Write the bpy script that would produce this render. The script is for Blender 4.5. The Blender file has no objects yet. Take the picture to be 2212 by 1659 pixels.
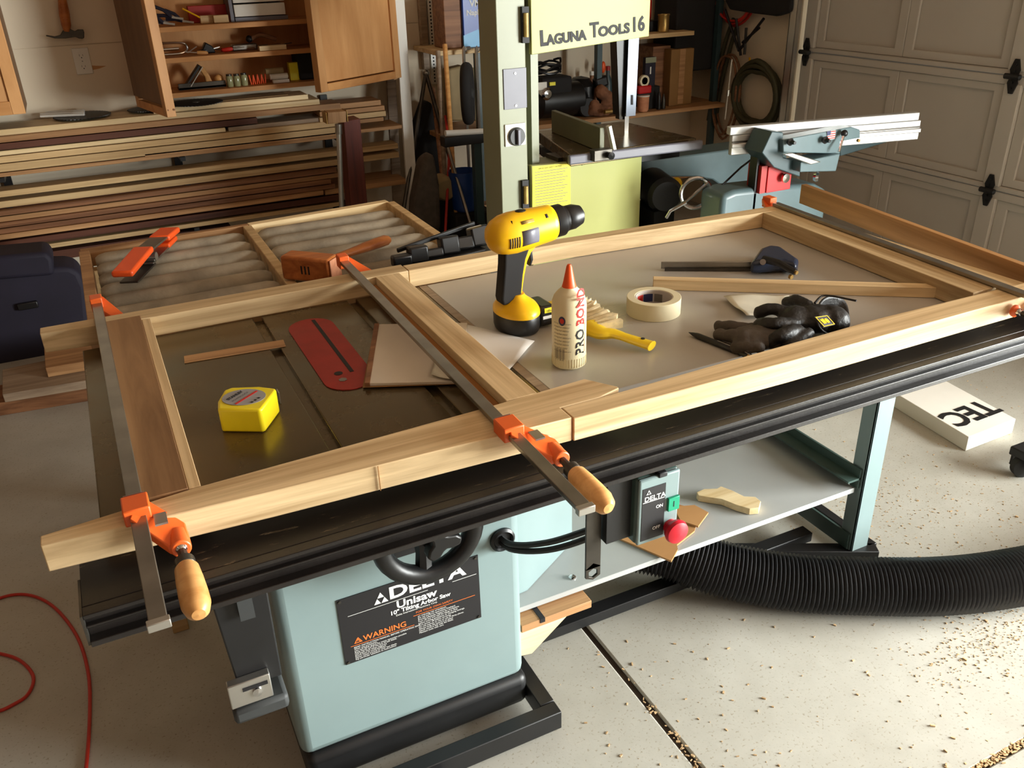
import bpy, math, random
from mathutils import Vector as V, Matrix, Euler
random.seed(7)
sc = bpy.context.scene
col = sc.collection
PI = math.pi
# ------------------------------------------------------------------ camera
YAW, PITCH, ROLL, FOC = 0.44110135, 0.46886386, -0.03128731, 1861.95
CAM = V((0, 0, 1.57))
_f = V((math.sin(YAW)*math.cos(PITCH), math.cos(YAW)*math.cos(PITCH), -math.sin(PITCH)))
_r = V((math.cos(YAW), -math.sin(YAW), 0)); _u = _r.cross(_f)
RR = _r*math.cos(ROLL) + _u*math.sin(ROLL)
UU = -_r*math.sin(ROLL) + _u*math.cos(ROLL)
cd = bpy.data.cameras.new('camera'); cam = bpy.data.objects.new('camera', cd); col.objects.link(cam)
cd.sensor_width = 36; cd.lens = FOC/2212*36; cd.clip_start = 0.02; cd.clip_end = 60
m = Matrix.Identity(4)
for i in range(3):
    m[i][0] = RR[i]; m[i][1] = UU[i]; m[i][2] = -_f[i]; m[i][3] = CAM[i]
cam.matrix_world = m
sc.camera = cam
def ray(x, y): return RR*(x-1106) - UU*(y-829.5) + _f*FOC
def PZ(x, y, z): d = ray(x, y); return CAM + d*((z-CAM.z)/d.z)     # where the sight line meets the level z
def PY(x, y, v): d = ray(x, y); return CAM + d*(v/d.y)
def PX(x, y, v): d = ray(x, y); return CAM + d*(v/d.x)
# ------------------------------------------------------------------ world, light, exposure
vs = sc.view_settings
vs.view_transform = 'Standard'; vs.look = 'None'; vs.gamma = 1; vs.exposure = 0.22; vs.use_curve_mapping = False
w = bpy.data.worlds.new('sky'); sc.world = w; w.use_nodes = True
w.node_tree.nodes['Background'].inputs[0].default_value = (0.85, 0.93, 1, 1)
w.node_tree.nodes['Background'].inputs[1].default_value = 0.8
def area(name, loc, target, sx, sy, power, colr):
    l = bpy.data.lights.new(name, 'AREA'); l.shape = 'RECTANGLE'; l.size = sx; l.size_y = sy; l.energy = power; l.color = colr
    o = bpy.data.objects.new(name, l); col.objects.link(o); o.location = loc
    o.rotation_euler = (V(target)-V(loc)).to_track_quat('-Z', 'Y').to_euler()
    return o
# daylight entering by the open garage doorway on the right, behind the camera's right shoulder
area('doorway_daylight', (4.3, -0.62, 1.05), (1.2, 0.5, 0.72), 3.0, 1.75, 700, (0.97, 1, 0.97))
# added warm fill overhead for dim ambient light, no real lamp
area('warm_fill', (0.3, 2.2, 2.6), (0.3, 2.6, 0), 0.5, 0.5, 1.0, (1, 0.68, 0.42))

# ------------------------------------------------------------------ materials
MATS = {}
def nt(name):
    mt = bpy.data.materials.new(name); mt.use_nodes = True
    n = mt.node_tree.nodes; b = n['Principled BSDF']
    MATS[name] = mt
    return mt, n, mt.node_tree.links, b
def setb(b, rough, metal=0, spec=0.5, coat=0):
    b.inputs['Roughness'].default_value = rough; b.inputs['Metallic'].default_value = metal
    b.inputs['Specular IOR Level'].default_value = spec; b.inputs['Coat Weight'].default_value = coat
def lin(c): return tuple(((v/255)/12.92 if v/255 <= .04045 else ((v/255+.055)/1.055)**2.4) for v in c) + (1,)
def mat(name, c, rough=.5, metal=0, var=.12, scale=6, bump=0, spec=.5, c2=None, coat=0):
    """painted, moulded or metal surface: colour varied a little by noise"""
    mt, n, l, b = nt(name); setb(b, rough, metal, spec, coat)
    tc = n.new('ShaderNodeTexCoord'); no = n.new('ShaderNodeTexNoise'); no.inputs['Scale'].default_value = scale; no.inputs['Detail'].default_value = 5
    l.new(tc.outputs['Object'], no.inputs['Vector'])
    r = n.new('ShaderNodeValToRGB'); a = lin(c); e = lin(c2) if c2 else tuple(min(1, v*(1+var)) for v in a[:3])+(1,)
    r.color_ramp.elements[0].color = tuple(v*(1-var) for v in a[:3])+(1,) if not c2 else a; r.color_ramp.elements[1].color = e
    r.color_ramp.elements[0].position = .35; r.color_ramp.elements[1].position = .65
    l.new(no.outputs['Fac'], r.inputs[0]); l.new(r.outputs[0], b.inputs['Base Color'])
    if bump:
        bp = n.new('ShaderNodeBump'); bp.inputs['Strength'].default_value = bump; bp.inputs['Distance'].default_value = .002
        n2 = n.new('ShaderNodeTexNoise'); n2.inputs['Scale'].default_value = scale*8; l.new(tc.outputs['Object'], n2.inputs['Vector'])
        l.new(n2.outputs['Fac'], bp.inputs['Height']); l.new(bp.outputs[0], b.inputs['Normal'])
    return mt
def wood(name, dark, light, axis='x', rough=.55, fine=80, k=1.0):
    mt, n, l, b = nt(name); setb(b, rough, 0, .35)
    tc = n.new('ShaderNodeTexCoord'); mp = n.new('ShaderNodeMapping')
    s = {'x': (1.2, fine*.5, fine*.5), 'y': (fine*.5, 1.2, fine*.5), 'z': (fine*.5, fine*.5, 1.2)}[axis]
    mp.inputs['Scale'].default_value = tuple(v*k for v in s); l.new(tc.outputs['Object'], mp.inputs[0])
    oi = n.new('ShaderNodeObjectInfo'); mu = n.new('ShaderNodeMath'); mu.operation = 'MULTIPLY'; mu.inputs[1].default_value = 31
    l.new(oi.outputs['Random'], mu.inputs[0])
    no = n.new('ShaderNodeTexNoise'); no.noise_dimensions = '4D'; no.inputs['Scale'].default_value = 1.0; no.inputs['Detail'].default_value = 7; no.inputs['Roughness'].default_value = .6; no.inputs['Distortion'].default_value = .6
    l.new(mp.outputs[0], no.inputs['Vector']); l.new(mu.outputs[0], no.inputs['W'])
    r = n.new('ShaderNodeValToRGB'); e = r.color_ramp.elements
    e[0].position = .34; e[0].color = lin(dark); e[1].position = .62; e[1].color = lin(light)
    l.new(no.outputs['Fac'], r.inputs[0])
    # broad board-to-board tone
    hs = n.new('ShaderNodeHueSaturation'); mr = n.new('ShaderNodeMapRange'); mr.inputs[3].default_value = .86; mr.inputs[4].default_value = 1.12
    l.new(oi.outputs['Random'], mr.inputs[0]); l.new(mr.outputs[0], hs.inputs['Value']); l.new(r.outputs[0], hs.inputs['Color'])
    l.new(hs.outputs[0], b.inputs['Base Color'])
    bp = n.new('ShaderNodeBump'); bp.inputs['Strength'].default_value = .15; bp.inputs['Distance'].default_value = .001
    l.new(no.outputs['Fac'], bp.inputs['Height']); l.new(bp.outputs[0], b.inputs['Normal'])
    return mt
OAK = ((176, 146, 104), (224, 198, 154))
wood('oak_x', *OAK, 'x'); wood('oak_y', *OAK, 'y'); wood('oak_quarter', (124, 90, 58), (164, 126, 86), 'y', fine=34, k=1.6)  # quarter-sawn oak is browner, and darkened further for weaker light at left
wood('oak_amber_y', (150, 95, 42), (190, 132, 70), 'y'); wood('oak_amber_x', (142, 100, 56), (180, 134, 84), 'x')
wood('pine', (212, 182, 132), (238, 216, 172)); wood('pine_dull', (178, 144, 98), (214, 184, 136))
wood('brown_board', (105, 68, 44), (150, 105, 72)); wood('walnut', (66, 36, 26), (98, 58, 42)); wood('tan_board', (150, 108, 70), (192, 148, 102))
wood('grey_board', (120, 100, 82), (165, 145, 122)); wood('mahogany', (70, 28, 20), (100, 45, 34), 'z')
wood('cabinet_ply', (182, 128, 76), (208, 156, 102), 'z', fine=16); wood('cabinet_x', (176, 118, 66), (206, 150, 92), 'x', fine=20)
wood('cabinet_dark', (104, 74, 46), (122, 88, 58), 'z', fine=20)  # darker brown; paints the shade on the open left door
wood('handle_wood', (196, 138, 76), (222, 168, 106), 'x', rough=.35, fine=90); wood('mallet_wood', (150, 82, 38), (190, 116, 60), 'x', rough=.4)
wood('mallet_face', (185, 120, 88), (208, 146, 110), 'x'); wood('mdf', (176, 128, 80), (190, 142, 92), 'x', fine=10)
wood('ply_z', (150, 112, 72), (178, 138, 96), 'z')
mat('black_rail', (26, 22, 20), .38, 0, .3, 20, .15); mat('black_metal', (22, 22, 23), .45, 0, .2, 12); mat('black_plastic', (20, 20, 21), .38, 0, .15)
mat('black_matte', (24, 22, 22), .85, 0, .2); mat('rubber', (28, 28, 29), .6, 0, .15); mat('grey_rubber', (52, 54, 54), .6)
mat('saw_blue', (128, 147, 147), .36, 0, .05, 3, .05); mat('saw_green_dark', (62, 82, 76), .45, 0, .08)
mat('grey_laminate', (172, 167, 158), .33, 0, .06, 4); mat('white_laminate', (172, 174, 172), .35, 0, .03); mat('white_paint', (228, 226, 218), .5, 0, .03)
mat('steel', (150, 146, 138), .3, .9, .15, 14); mat('chrome', (205, 205, 205), .12, 1, .05); mat('bright_steel', (190, 188, 182), .28, .9, .1)
mat('brass', (176, 142, 82), .35, .8, .15); mat('dark_steel', (80, 76, 70), .4, .8, .2, 18)
mat('clamp_orange', (232, 100, 38), .4, 0, .08, 8); mat('spring_orange', (236, 86, 26), .45, 0, .06, 8)
mat('drill_yellow', (242, 186, 16), .35, 0, .05); mat('tape_yellow', (236, 214, 28), .35, 0, .04); mat('brush_yellow', (232, 196, 28), .4, 0, .05)
mat('insert_red', (150, 34, 26), .5, 0, .12, 20); mat('switch_red', (206, 30, 48), .35, 0, .04); mat('box_red', (190, 20, 22), .4, 0, .05); mat('red', (170, 32, 24), .5)
mat('green', (16, 150, 112), .35, 0, .05); mat('white_plastic', (225, 222, 212), .35, 0, .03); mat('glue_cream', (226, 216, 178), .32, 0, .03, spec=.4)
mat('tape_cream', (222, 212, 178), .6, 0, .04); mat('cardboard_core', (200, 190, 180), .6); mat('label_grey', (150, 148, 148), .5, 0, .04); mat('paper', (212, 202, 186), .75, 0, .04); mat('paper_white', (226, 224, 220), .7, 0, .03)
mat('ink_black', (20, 18, 20), .6, 0, .05); mat('ink_white', (228, 228, 224), .6, 0, .02); mat('ink_red', (196, 40, 30), .6, 0, .03); mat('ink_orange', (222, 112, 44), .6, 0, .03); mat('ink_blue', (46, 52, 92), .6, 0, .05)
mat('grey_mark', (120, 112, 100), .6, 0, .05)
mat('glue_grey', (130, 118, 100), .6); mat('bristle', (232, 218, 180), .7, 0, .15, 60); mat('glove_black', (26, 25, 25), .5, 0, .3, 30, .4); mat('glove_grey', (74, 66, 58), .75, 0, .2, 30, .4)
mat('navy', (28, 24, 42), .75, 0, .15); mat('navy_gloss', (36, 46, 66), .25, 0, .1); mat('blue_can', (34, 78, 168), .35, 0, .06); mat('light_blue', (70, 160, 214), .35, 0, .05); mat('blue_plastic', (22, 60, 130), .45)
mat('saw_olive', (138, 142, 116), .4, 0, .06, 4); mat('saw_cream', (178, 180, 116), .16, 0, .02, 2, spec=.1); mat('olive_dark', (96, 98, 70), .45)
mat('plate_grey', (108, 108, 118), .4, 0, .05); mat('sticker_yellow', (238, 226, 40), .5, 0, .02); mat('guard_blue', (150, 160, 176), .35, .2, .05)
mat('jointer_teal', (90, 110, 114), .35, 0, .12, 6); mat('jointer_dark', (52, 72, 76), .4, 0, .12); mat('aluminium', (188, 187, 184), .32, .35, .03)
mat('pipe_grey', (150, 138, 118), .8, 0, .22, 14, .5); mat('cord_red', (190, 40, 26), .45, 0, .05); mat('hose_green', (60, 58, 34), .6, 0, .2); mat('hose_black', (58, 58, 60), .32, 0, .2, 10)
mat('cardboard', (146, 108, 62), .8, 0, .08); mat('rag', (120, 78, 52), .9, 0, .25, 14, .5); mat('bag', (212, 208, 190), .3, 0, .08, 20); mat('tread', (30, 28, 27), .85, 0, .2)
mat('sawdust', (196, 164, 122), .95, 0, .3, 90); mat('groove_dirt', (58, 46, 36), .95, 0, .3, 30)
mat('glass_jar', (150, 150, 110), .12, 0, .15, 12, spec=.7); mat('sofa_tan', (150, 130, 92), .7)
mat('wall_paint', (224, 210, 186), .85, 0, .035, 1.5, .25); mat('ceiling_paint', (145, 122, 102), .9, 0, .03, 1.5); mat('low_bounce_wall', (104, 82, 66), .9, 0, .05, 1.5); mat('door_paint', (196, 190, 180), .55, 0, .03, 2)  # ceiling and unseen walls toned dark to bounce less light
mat('foam', (236, 232, 222), .7, 0, .03); mat('amber_gloss', (176, 150, 84), .4, .3, .2, 30)
# cast iron: brown-grey, semi-polished with rust bloom
def iron():
    mt, n, l, b = nt('cast_iron'); setb(b, .3, .75, .5)
    tc = n.new('ShaderNodeTexCoord'); a = n.new('ShaderNodeTexNoise'); a.inputs['Scale'].default_value = 4.5; a.inputs['Detail'].default_value = 10; a.inputs['Roughness'].default_value = .62; l.new(tc.outputs['Object'], a.inputs[0])
    r = n.new('ShaderNodeValToRGB'); e = r.color_ramp.elements; e[0].position = .3; e[0].color = lin((98, 90, 68)); e[1].position = .75; e[1].color = lin((120, 98, 66)); l.new(a.outputs['Fac'], r.inputs[0]); l.new(r.outputs[0], b.inputs['Base Color'])
    q = n.new('ShaderNodeMapRange'); q.inputs[1].default_value = .35; q.inputs[2].default_value = .7; q.inputs[3].default_value = .2; q.inputs[4].default_value = .34; l.new(a.outputs['Fac'], q.inputs[0]); l.new(q.outputs[0], b.inputs['Roughness'])
iron()
# concrete: warm grey, fine mottling, faint stains
def concrete():
    mt, n, l, b = nt('concrete'); setb(b, .6, 0, .35)
    tc = n.new('ShaderNodeTexCoord'); a = n.new('ShaderNodeTexNoise'); a.inputs['Scale'].default_value = 2.2; a.inputs['Detail'].default_value = 9; a.inputs['Roughness'].default_value = .65; l.new(tc.outputs['Object'], a.inputs[0])
    r = n.new('ShaderNodeValToRGB'); e = r.color_ramp.elements; e[0].position = .3; e[0].color = lin((166, 162, 150)); e[1].position = .7; e[1].color = lin((190, 188, 178)); l.new(a.outputs['Fac'], r.inputs[0])
    g = n.new('ShaderNodeTexNoise'); g.inputs['Scale'].default_value = 160; g.inputs['Detail'].default_value = 3; l.new(tc.outputs['Object'], g.inputs[0])
    h = n.new('ShaderNodeValToRGB'); h.color_ramp.elements[0].position = .28; h.color_ramp.elements[0].color = (.72, .66, .58, 1); h.color_ramp.elements[1].position = .4; h.color_ramp.elements[1].color = (1, 1, 1, 1); l.new(g.outputs['Fac'], h.inputs[0])
    mx = n.new('ShaderNodeMix'); mx.data_type = 'RGBA'; mx.blend_type = 'MULTIPLY'; mx.inputs[0].default_value = 1; l.new(r.outputs[0], mx.inputs[6]); l.new(h.outputs[0], mx.inputs[7]); l.new(mx.outputs[2], b.inputs['Base Color'])
    bp = n.new('ShaderNodeBump'); bp.inputs['Strength'].default_value = .12; l.new(g.outputs['Fac'], bp.inputs['Height']); l.new(bp.outputs[0], b.inputs['Normal'])
concrete()
# rail top: black, with pale sawdust streaks lying along it
def dusty():
    mt, n, l, b = nt('dusty_rail'); setb(b, .42, 0, .5)
    tc = n.new('ShaderNodeTexCoord'); mp = n.new('ShaderNodeMapping'); mp.inputs['Scale'].default_value = (14, 95, 95); l.new(tc.outputs['Object'], mp.inputs[0])
    a = n.new('ShaderNodeTexNoise'); a.inputs['Scale'].default_value = 1; a.inputs['Detail'].default_value = 9; a.inputs['Roughness'].default_value = .8; l.new(mp.outputs[0], a.inputs[0])
    r = n.new('ShaderNodeValToRGB'); e = r.color_ramp.elements; e[0].position = .60; e[0].color = lin((20, 16, 15)); e[1].position = .74; e[1].color = lin((170, 150, 118)); l.new(a.outputs['Fac'], r.inputs[0]); l.new(r.outputs[0], b.inputs['Base Color'])
dusty()

# ------------------------------------------------------------------ mesh building
ROOT = {}
class MB:
    def __init__(s): s.v = []; s.f = []
    def add(s, vs, fs):
        k = len(s.v); s.v += [V(q) for q in vs]; s.f += [tuple(i+k for i in q) for q in fs]; return s
    def box(s, x0, x1, y0, y1, z0, z1):
        return s.add([(x0,y0,z0),(x1,y0,z0),(x1,y1,z0),(x0,y1,z0),(x0,y0,z1),(x1,y0,z1),(x1,y1,z1),(x0,y1,z1)],
                     [(0,3,2,1),(4,5,6,7),(0,1,5,4),(1,2,6,5),(2,3,7,6),(3,0,4,7)])
    def beam(s, a, b, w, h, up=(0,0,1)):
        a = V(a); b = V(b); d = (b-a).normalized(); sd = d.cross(V(up)).normalized(); u = sd.cross(d)
        vs = [p + sd*i*w/2 + u*j*h/2 for p in (a, b) for i, j in ((-1,-1),(1,-1),(1,1),(-1,1))]
        return s.add(vs, [(0,1,2,3)[::-1],(4,5,6,7),(0,1,5,4),(1,2,6,5),(2,3,7,6),(3,0,4,7)])
    def cyl(s, a, b, r0, r1=None, n=20, sx=1):
        a = V(a); b = V(b); r1 = r0 if r1 is None else r1
        d = (b-a).normalized(); t = V((0,0,1)) if abs(d.z) < .9 else V((1,0,0)); p = d.cross(t).normalized(); q = p.cross(d)
        vs = []
        for c_, r in ((a, r0), (b, r1)):
            for i in range(n):
                g = 2*PI*i/n; vs.append(c_ + p*math.cos(g)*r*sx + q*math.sin(g)*r)
        fs = [(i, i+n, (i+1) % n+n, (i+1) % n) for i in range(n)] + [tuple(range(n)), tuple(range(2*n-1, n-1, -1))]
        return s.add(vs, fs)
    def lathe(s, prof, o=(0,0,0), ax=(0,0,1), n=28, sy=1, sx=1):
        """prof: (radius, height) pairs along the axis"""
        o = V(o); d = V(ax).normalized(); t = V((0,0,1)) if abs(d.z) < .9 else V((1,0,0)); p = t.cross(d).normalized(); q = d.cross(p)
        vs = []; 
        for r, h in prof:
            for i in range(n):
                g = 2*PI*i/n; vs.append(o + d*h + p*math.cos(g)*r*sx + q*math.sin(g)*r*sy)
        fs = [(j*n+i, j*n+(i+1) % n, (j+1)*n+(i+1) % n, (j+1)*n+i) for j in range(len(prof)-1) for i in range(n)]
        if prof[0][0] > 1e-5: fs.append(tuple(range(n))[::-1])
        if prof[-1][0] > 1e-5: fs.append(tuple(range((len(prof)-1)*n, len(prof)*n)))
        return s.add(vs, fs)
    def tube(s, pts, r, n=8, closed=False, sq=1):
        pts = [V(p) for p in pts]; m_ = len(pts); rs = r if isinstance(r, (list, tuple)) else [r]*m_
        T = []
        for i in range(m_):
            a = pts[(i-1) % m_] if closed or i > 0 else pts[i]; b = pts[(i+1) % m_] if closed or i < m_-1 else pts[i]
            T.append((b-a).normalized())
        t = T[0]; q = V((0,0,1)) if abs(t.z) < .9 else V((1,0,0)); p = t.cross(q).normalized()
        vs = []
        for i in range(m_):
            p = (p - T[i]*p.dot(T[i])).normalized(); q = T[i].cross(p)
            for k in range(n):
                g = 2*PI*k/n; vs.append(pts[i] + p*math.cos(g)*rs[i] + q*math.sin(g)*rs[i]*sq)
        fs = [(j*n+k, j*n+(k+1) % n, ((j+1) % m_)*n+(k+1) % n, ((j+1) % m_)*n+k) for j in range(m_ if closed else m_-1) for k in range(n)]
        if not closed: fs += [tuple(range(n))[::-1], tuple(range((m_-1)*n, m_*n))]
        return s.add(vs, fs)
    def prism(s, pts, d):
        """closed outline of 3D points pushed along the vector d"""
        pts = [V(p) for p in pts]; d = V(d); n = len(pts)
        nr = V((0,0,0))
        for i in range(n): nr += pts[i].cross(pts[(i+1) % n])
        if nr.dot(d) > 0: pts = pts[::-1]
        return s.add(pts + [p+d for p in pts], [tuple(range(n)), tuple(range(2*n-1, n-1, -1))] + [((i+1) % n, i, i+n, (i+1) % n+n) for i in range(n)])
    def frame(s, outer, inner, d):
        """outline with a hole (same number of points)"""
        n = len(outer); o = [V(p) for p in outer]; i_ = [V(p) for p in inner]; d = V(d)
        vs = o + i_ + [p+d for p in o] + [p+d for p in i_]; fs = []
        for k in range(n):
            j = (k+1) % n
            fs += [(k, j, n+j, n+k), (2*n+j, 2*n+k, 3*n+k, 3*n+j), (j, k, 2*n+k, 2*n+j), (n+k, n+j, 3*n+j, 3*n+k)]
        return s.add(vs, fs)
    def ball(s, c_, r, n=16, sc_=(1,1,1)):
        prof = [(math.sin(PI*i/n)*1.0, -math.cos(PI*i/n)) for i in range(n+1)]
        k = len(s.v); s.lathe([(max(a, 1e-6), b) for a, b in prof], n=n)
        for i in range(k, len(s.v)):
            q = s.v[i]; s.v[i] = V(c_) + V((q.x*r*sc_[0], q.y*r*sc_[1], q.z*r*sc_[2]))
        return s
    def xf(s, M, k=0):
        for i in range(k, len(s.v)): s.v[i] = M @ s.v[i]
        return s
    def build(s, name, mt, parent=None, bevel=0, seg=2, ang=35, label=None, kind=None, recentre=True):
        me = bpy.data.meshes.new(name); vs = s.v; loc = V((0,0,0))
        if parent is not None:
            M = ROOT[parent.name].inverted(); vs = [M @ q for q in vs]
        elif recentre:
            xs = [q.x for q in vs]; ys = [q.y for q in vs]; zs = [q.z for q in vs]
            loc = V(((min(xs)+max(xs))/2, (min(ys)+max(ys))/2, min(zs))); vs = [q-loc for q in vs]
        me.from_pydata([tuple(q) for q in vs], [], s.f)
        me.materials.append(MATS[mt])
        import bmesh
        bm = bmesh.new(); bm.from_mesh(me); bmesh.ops.recalc_face_normals(bm, faces=bm.faces); bm.to_mesh(me); bm.free()
        me.shade_smooth(); me.set_sharp_from_angle(angle=math.radians(ang))
        o = bpy.data.objects.new(name, me); col.objects.link(o)
        if parent is not None: o.parent = parent; ROOT[o.name] = ROOT[parent.name]
        else: o.location = loc; ROOT[o.name] = Matrix.Translation(loc)
        if bevel:
            b = o.modifiers.new('bevel', 'BEVEL'); b.width = bevel; b.segments = seg; b.limit_method = 'ANGLE'; b.angle_limit = math.radians(30)
        if label: o['label'] = label
        if kind: o['kind'] = kind
        return o
def tag(o, label, cat, group=None):
    o['label'] = label; o['category'] = cat
    if group: o['group'] = group
    return o
def thing(name, label, cat, loc=(0,0,0), rz=0, group=None, rot=None):
    o = bpy.data.objects.new(name, None); col.objects.link(o); o.empty_display_size = .05
    o.location = loc; o.rotation_euler = rot if rot else (0, 0, rz)
    ROOT[o.name] = Matrix.Translation(V(loc)) @ o.rotation_euler.to_matrix().to_4x4()
    return tag(o, label, cat, group)
def local(parent, mb):
    """shapes given in the thing's own frame: bring them to world before build() takes them back"""
    mb.xf(ROOT[parent.name]); return mb
def struct(name, mb, mt, parent=None, **k):
    o = mb.build(name, mt, parent, **k)
    if parent is None: o['kind'] = 'structure'
    return o
def copy_tree(o, parent=None, loc=None, rot=None, label=None):
    c_ = o.copy(); col.objects.link(c_); c_.parent = parent
    if loc is not None: c_.location = loc
    if rot is not None: c_.rotation_euler = rot
    if label: c_['label'] = label
    for ch in list(o.children): copy_tree(ch, c_)
    return c_
def plank(name, label, cat, a, b, w_, h, mt, group=None, bevel=.0015):
    """a board from a to b (centres of its underside at the ends), w_ wide and h thick, grain along its length"""
    a = V(a); b = V(b); d = b-a; L = d.length
    me = MB().box(0, L, -w_/2, w_/2, 0, h)
    o = me.build(name, mt, None, bevel=bevel, recentre=False)
    x = d.normalized(); y = V((0,0,1)).cross(x).normalized(); z = x.cross(y)
    o.matrix_world = Matrix(((x.x,y.x,z.x,a.x),(x.y,y.y,z.y,a.y),(x.z,y.z,z.z,a.z),(0,0,0,1)))
    ROOT[o.name] = o.matrix_world.copy()
    return tag(o, label, cat, group)
def text(s, size, o, U, W, mt, parent, name='lettering', depth=.0004, align='LEFT', bold=0, sx=1, label=None, shear=0):
    """raised lettering: o = start of the base line, U = reading direction, W = up"""
    c_ = bpy.data.curves.new('t', 'FONT'); c_.body = s; c_.size = size; c_.align_x = align; c_.offset = bold; c_.resolution_u = 3; c_.shear = shear
    t = bpy.data.objects.new('t', c_); col.objects.link(t)
    me = bpy.data.meshes.new_from_object(t.evaluated_get(bpy.context.evaluated_depsgraph_get()))
    bpy.data.objects.remove(t); bpy.data.curves.remove(c_)
    U = V(U).normalized(); W = V(W); W = (W-U*W.dot(U)).normalized(); N = U.cross(W); o = V(o)
    mb = MB()
    mb.add([o + U*q.co.x*sx + W*q.co.y + N*depth for q in me.vertices], [tuple(p.vertices) for p in me.polygons])
    bpy.data.meshes.remove(me)
    return mb.build(name, mt, parent, ang=80, label=label)
def pl(y, pts): return [PY(a, b, y) for a, b in pts]
def smooth_path(pts, k=8, closed=False):
    pts = [V(p) for p in pts]; out = []; n = len(pts)
    for i in range(n if closed else n-1):
        p0 = pts[(i-1) % n] if closed or i > 0 else pts[i]; p1 = pts[i]; p2 = pts[(i+1) % n]; p3 = pts[(i+2) % n] if closed or i < n-2 else pts[(i+1) % n]
        for j in range(k):
            t = j/k; out.append(.5*((2*p1)+(p2-p0)*t+(2*p0-5*p1+4*p2-p3)*t*t+(3*p1-p0-3*p2+p3)*t**3))
    if not closed: out.append(pts[-1])
    return out
# ================================================================== THE SETTING
XL, XR, YF, YB, ZC = -3.2, 3.6, -3.6, 4.75, 2.7
b = MB(); J = .869
b.box(XL-.2, J, YF, YB+.1, -.12, 0); b.box(J+.017, XR+2.6, .722, YB+.1, -.12, 0); b.box(J+.017, XR+2.6, YF, .706, -.12, 0)
fl = struct('floor', b, 'concrete', bevel=.004); 
struct('floor_joint', MB().box(J-.01, J+.027, YF, YB, -.11, -.008).box(J, XR, .70, .73, -.11, -.006), 'groove_dirt', fl)
struct('ceiling', MB().box(XL-.1, XR+.2, YF-.1, YB+.2, ZC, ZC+.1), 'ceiling_paint')
# drywall in two courses, with the open horizontal seam between them
SEAM = (PY(155,96,YB).z + PY(905,50,YB).z)/2
struct('wall_back', MB().box(XL-.1, XR+.15, YB, YB+.12, 0, SEAM-.0022).box(XL-.1, XR+.15, YB, YB+.12, SEAM+.0022, ZC).box(XL-.1, XR+.15, YB+.006, YB+.12, SEAM-.01, SEAM+.01), 'wall_paint')
struct('wall_left', MB().box(XL-.12, XL, YF, YB, 0, ZC), 'low_bounce_wall')
struct('wall_front', MB().box(XL-.1, XR+.15, YF-.12, YF, 0, ZC), 'low_bounce_wall')
# right wall: a solid return by the corner, a closed sectional door, a pier, then the open doorway the light comes through
D0, D1, DH = 0.92, 3.80, 2.15
O0, O1 = -2.1, 0.62
b = MB().box(XR, XR+.15, D1+.03, YB, 0, ZC).box(XR, XR+.15, O1, D0, 0, ZC).box(XR, XR+.15, YF, O0, 0, ZC).box(XR, XR+.15, D0, D1+.03, DH, ZC).box(XR, XR+.15, O0, O1, 2.2, ZC)
struct('wall_right', b, 'wall_paint')
# closed sectional door: four sections, each with sunk panels
dr = thing('door_1', 'closed cream sectional garage door with sunk panels and black hinges', 'garage door', (XR, (D0+D1)/2, 0)); dr['kind'] = 'structure'
zs = [0.0, PX(1985,370,XR+.02).z, PX(1967,136,XR+.02).z]; step = zs[2]-zs[1]; zs += [zs[2]+step, DH]
zs[0] = .005
for k in range(4):
    z0, z1 = zs[k], zs[k+1]-.004
    b = MB().box(XR+.028, XR+.05, D0, D1, z0, z1)
    b.box(XR+.004, XR+.03, D0, D1, z1-.035, z1).box(XR+.004, XR+.03, D0, D1, z0, z0+.022)
    stiles = [D1-.04, 2.53, 1.26, D0+.04]
    for y in stiles: b.box(XR-.002, XR+.03, y-.04, y+.04, z0+.02, z1-.03)
    for ya, yb_ in ((2.57, D1-.08), (1.30, 2.49), (D0+.08, 1.22)):
        n_ = 2; wp = (yb_-ya)/n_
        for i in range(n_):
            c0 = ya+i*wp+.055; c1 = ya+(i+1)*wp-.055
            F_ = lambda u0, u1, v0, v1, x=XR+.014: [(x,u0,v0),(x,u1,v0),(x,u1,v1),(x,u0,v1)]
            b.frame(F_(ya+i*wp+.0005, ya+(i+1)*wp-.0005, z0+.023, z1-.036), F_(c0, c1, z0+.06, z1-.07), (.0135,0,0))
    struct('door_section', b, 'door_paint', dr, bevel=.004)
def hinge(y, z):
    h = MB().prism([(XR-.01, y+a*.026, z+c*.054) for a, c in ((-.35,-1.3),(.35,-1.3),(.9,-.5),(.55,0),(.9,.5),(.35,1.3),(-.35,1.3),(-.9,.5),(-.55,0),(-.9,-.5))], (.008,0,0))
    h.cyl((XR-.016, y-.035, z), (XR-.016, y+.035, z), .012, n=10)
    for c in (-.9, -.45, .45, .9): h.cyl((XR-.016, y, z+.054*c), (XR-.008, y, z+.054*c), .006, n=8)
    struct('hinge', h, 'black_metal', dr, label='black steel hinge with pointed ends')
for z in zs[1:4]:
    hinge(2.53, z-.002); hinge(D1-.035, z-.002)
struct('track', MB().box(XR-.075, XR-.068, D1-.01, D1+.045, .1, 2.2).box(XR-.075, XR-.02, D1+.04, D1+.046, .1, 2.2).box(XR-.075, XR-.05, D1-.012, D1-.006, .1, 2.2), 'bright_steel', dr, label='bright steel roller track')
struct('trim_1', MB().box(XR-.02, XR+.0, D1+.05, D1+.10, 0, 2.25), 'white_paint')
struct('bottom_seal', MB().box(XR+.0, XR+.045, D0, D1, 0, .02), 'rubber', dr)

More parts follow.
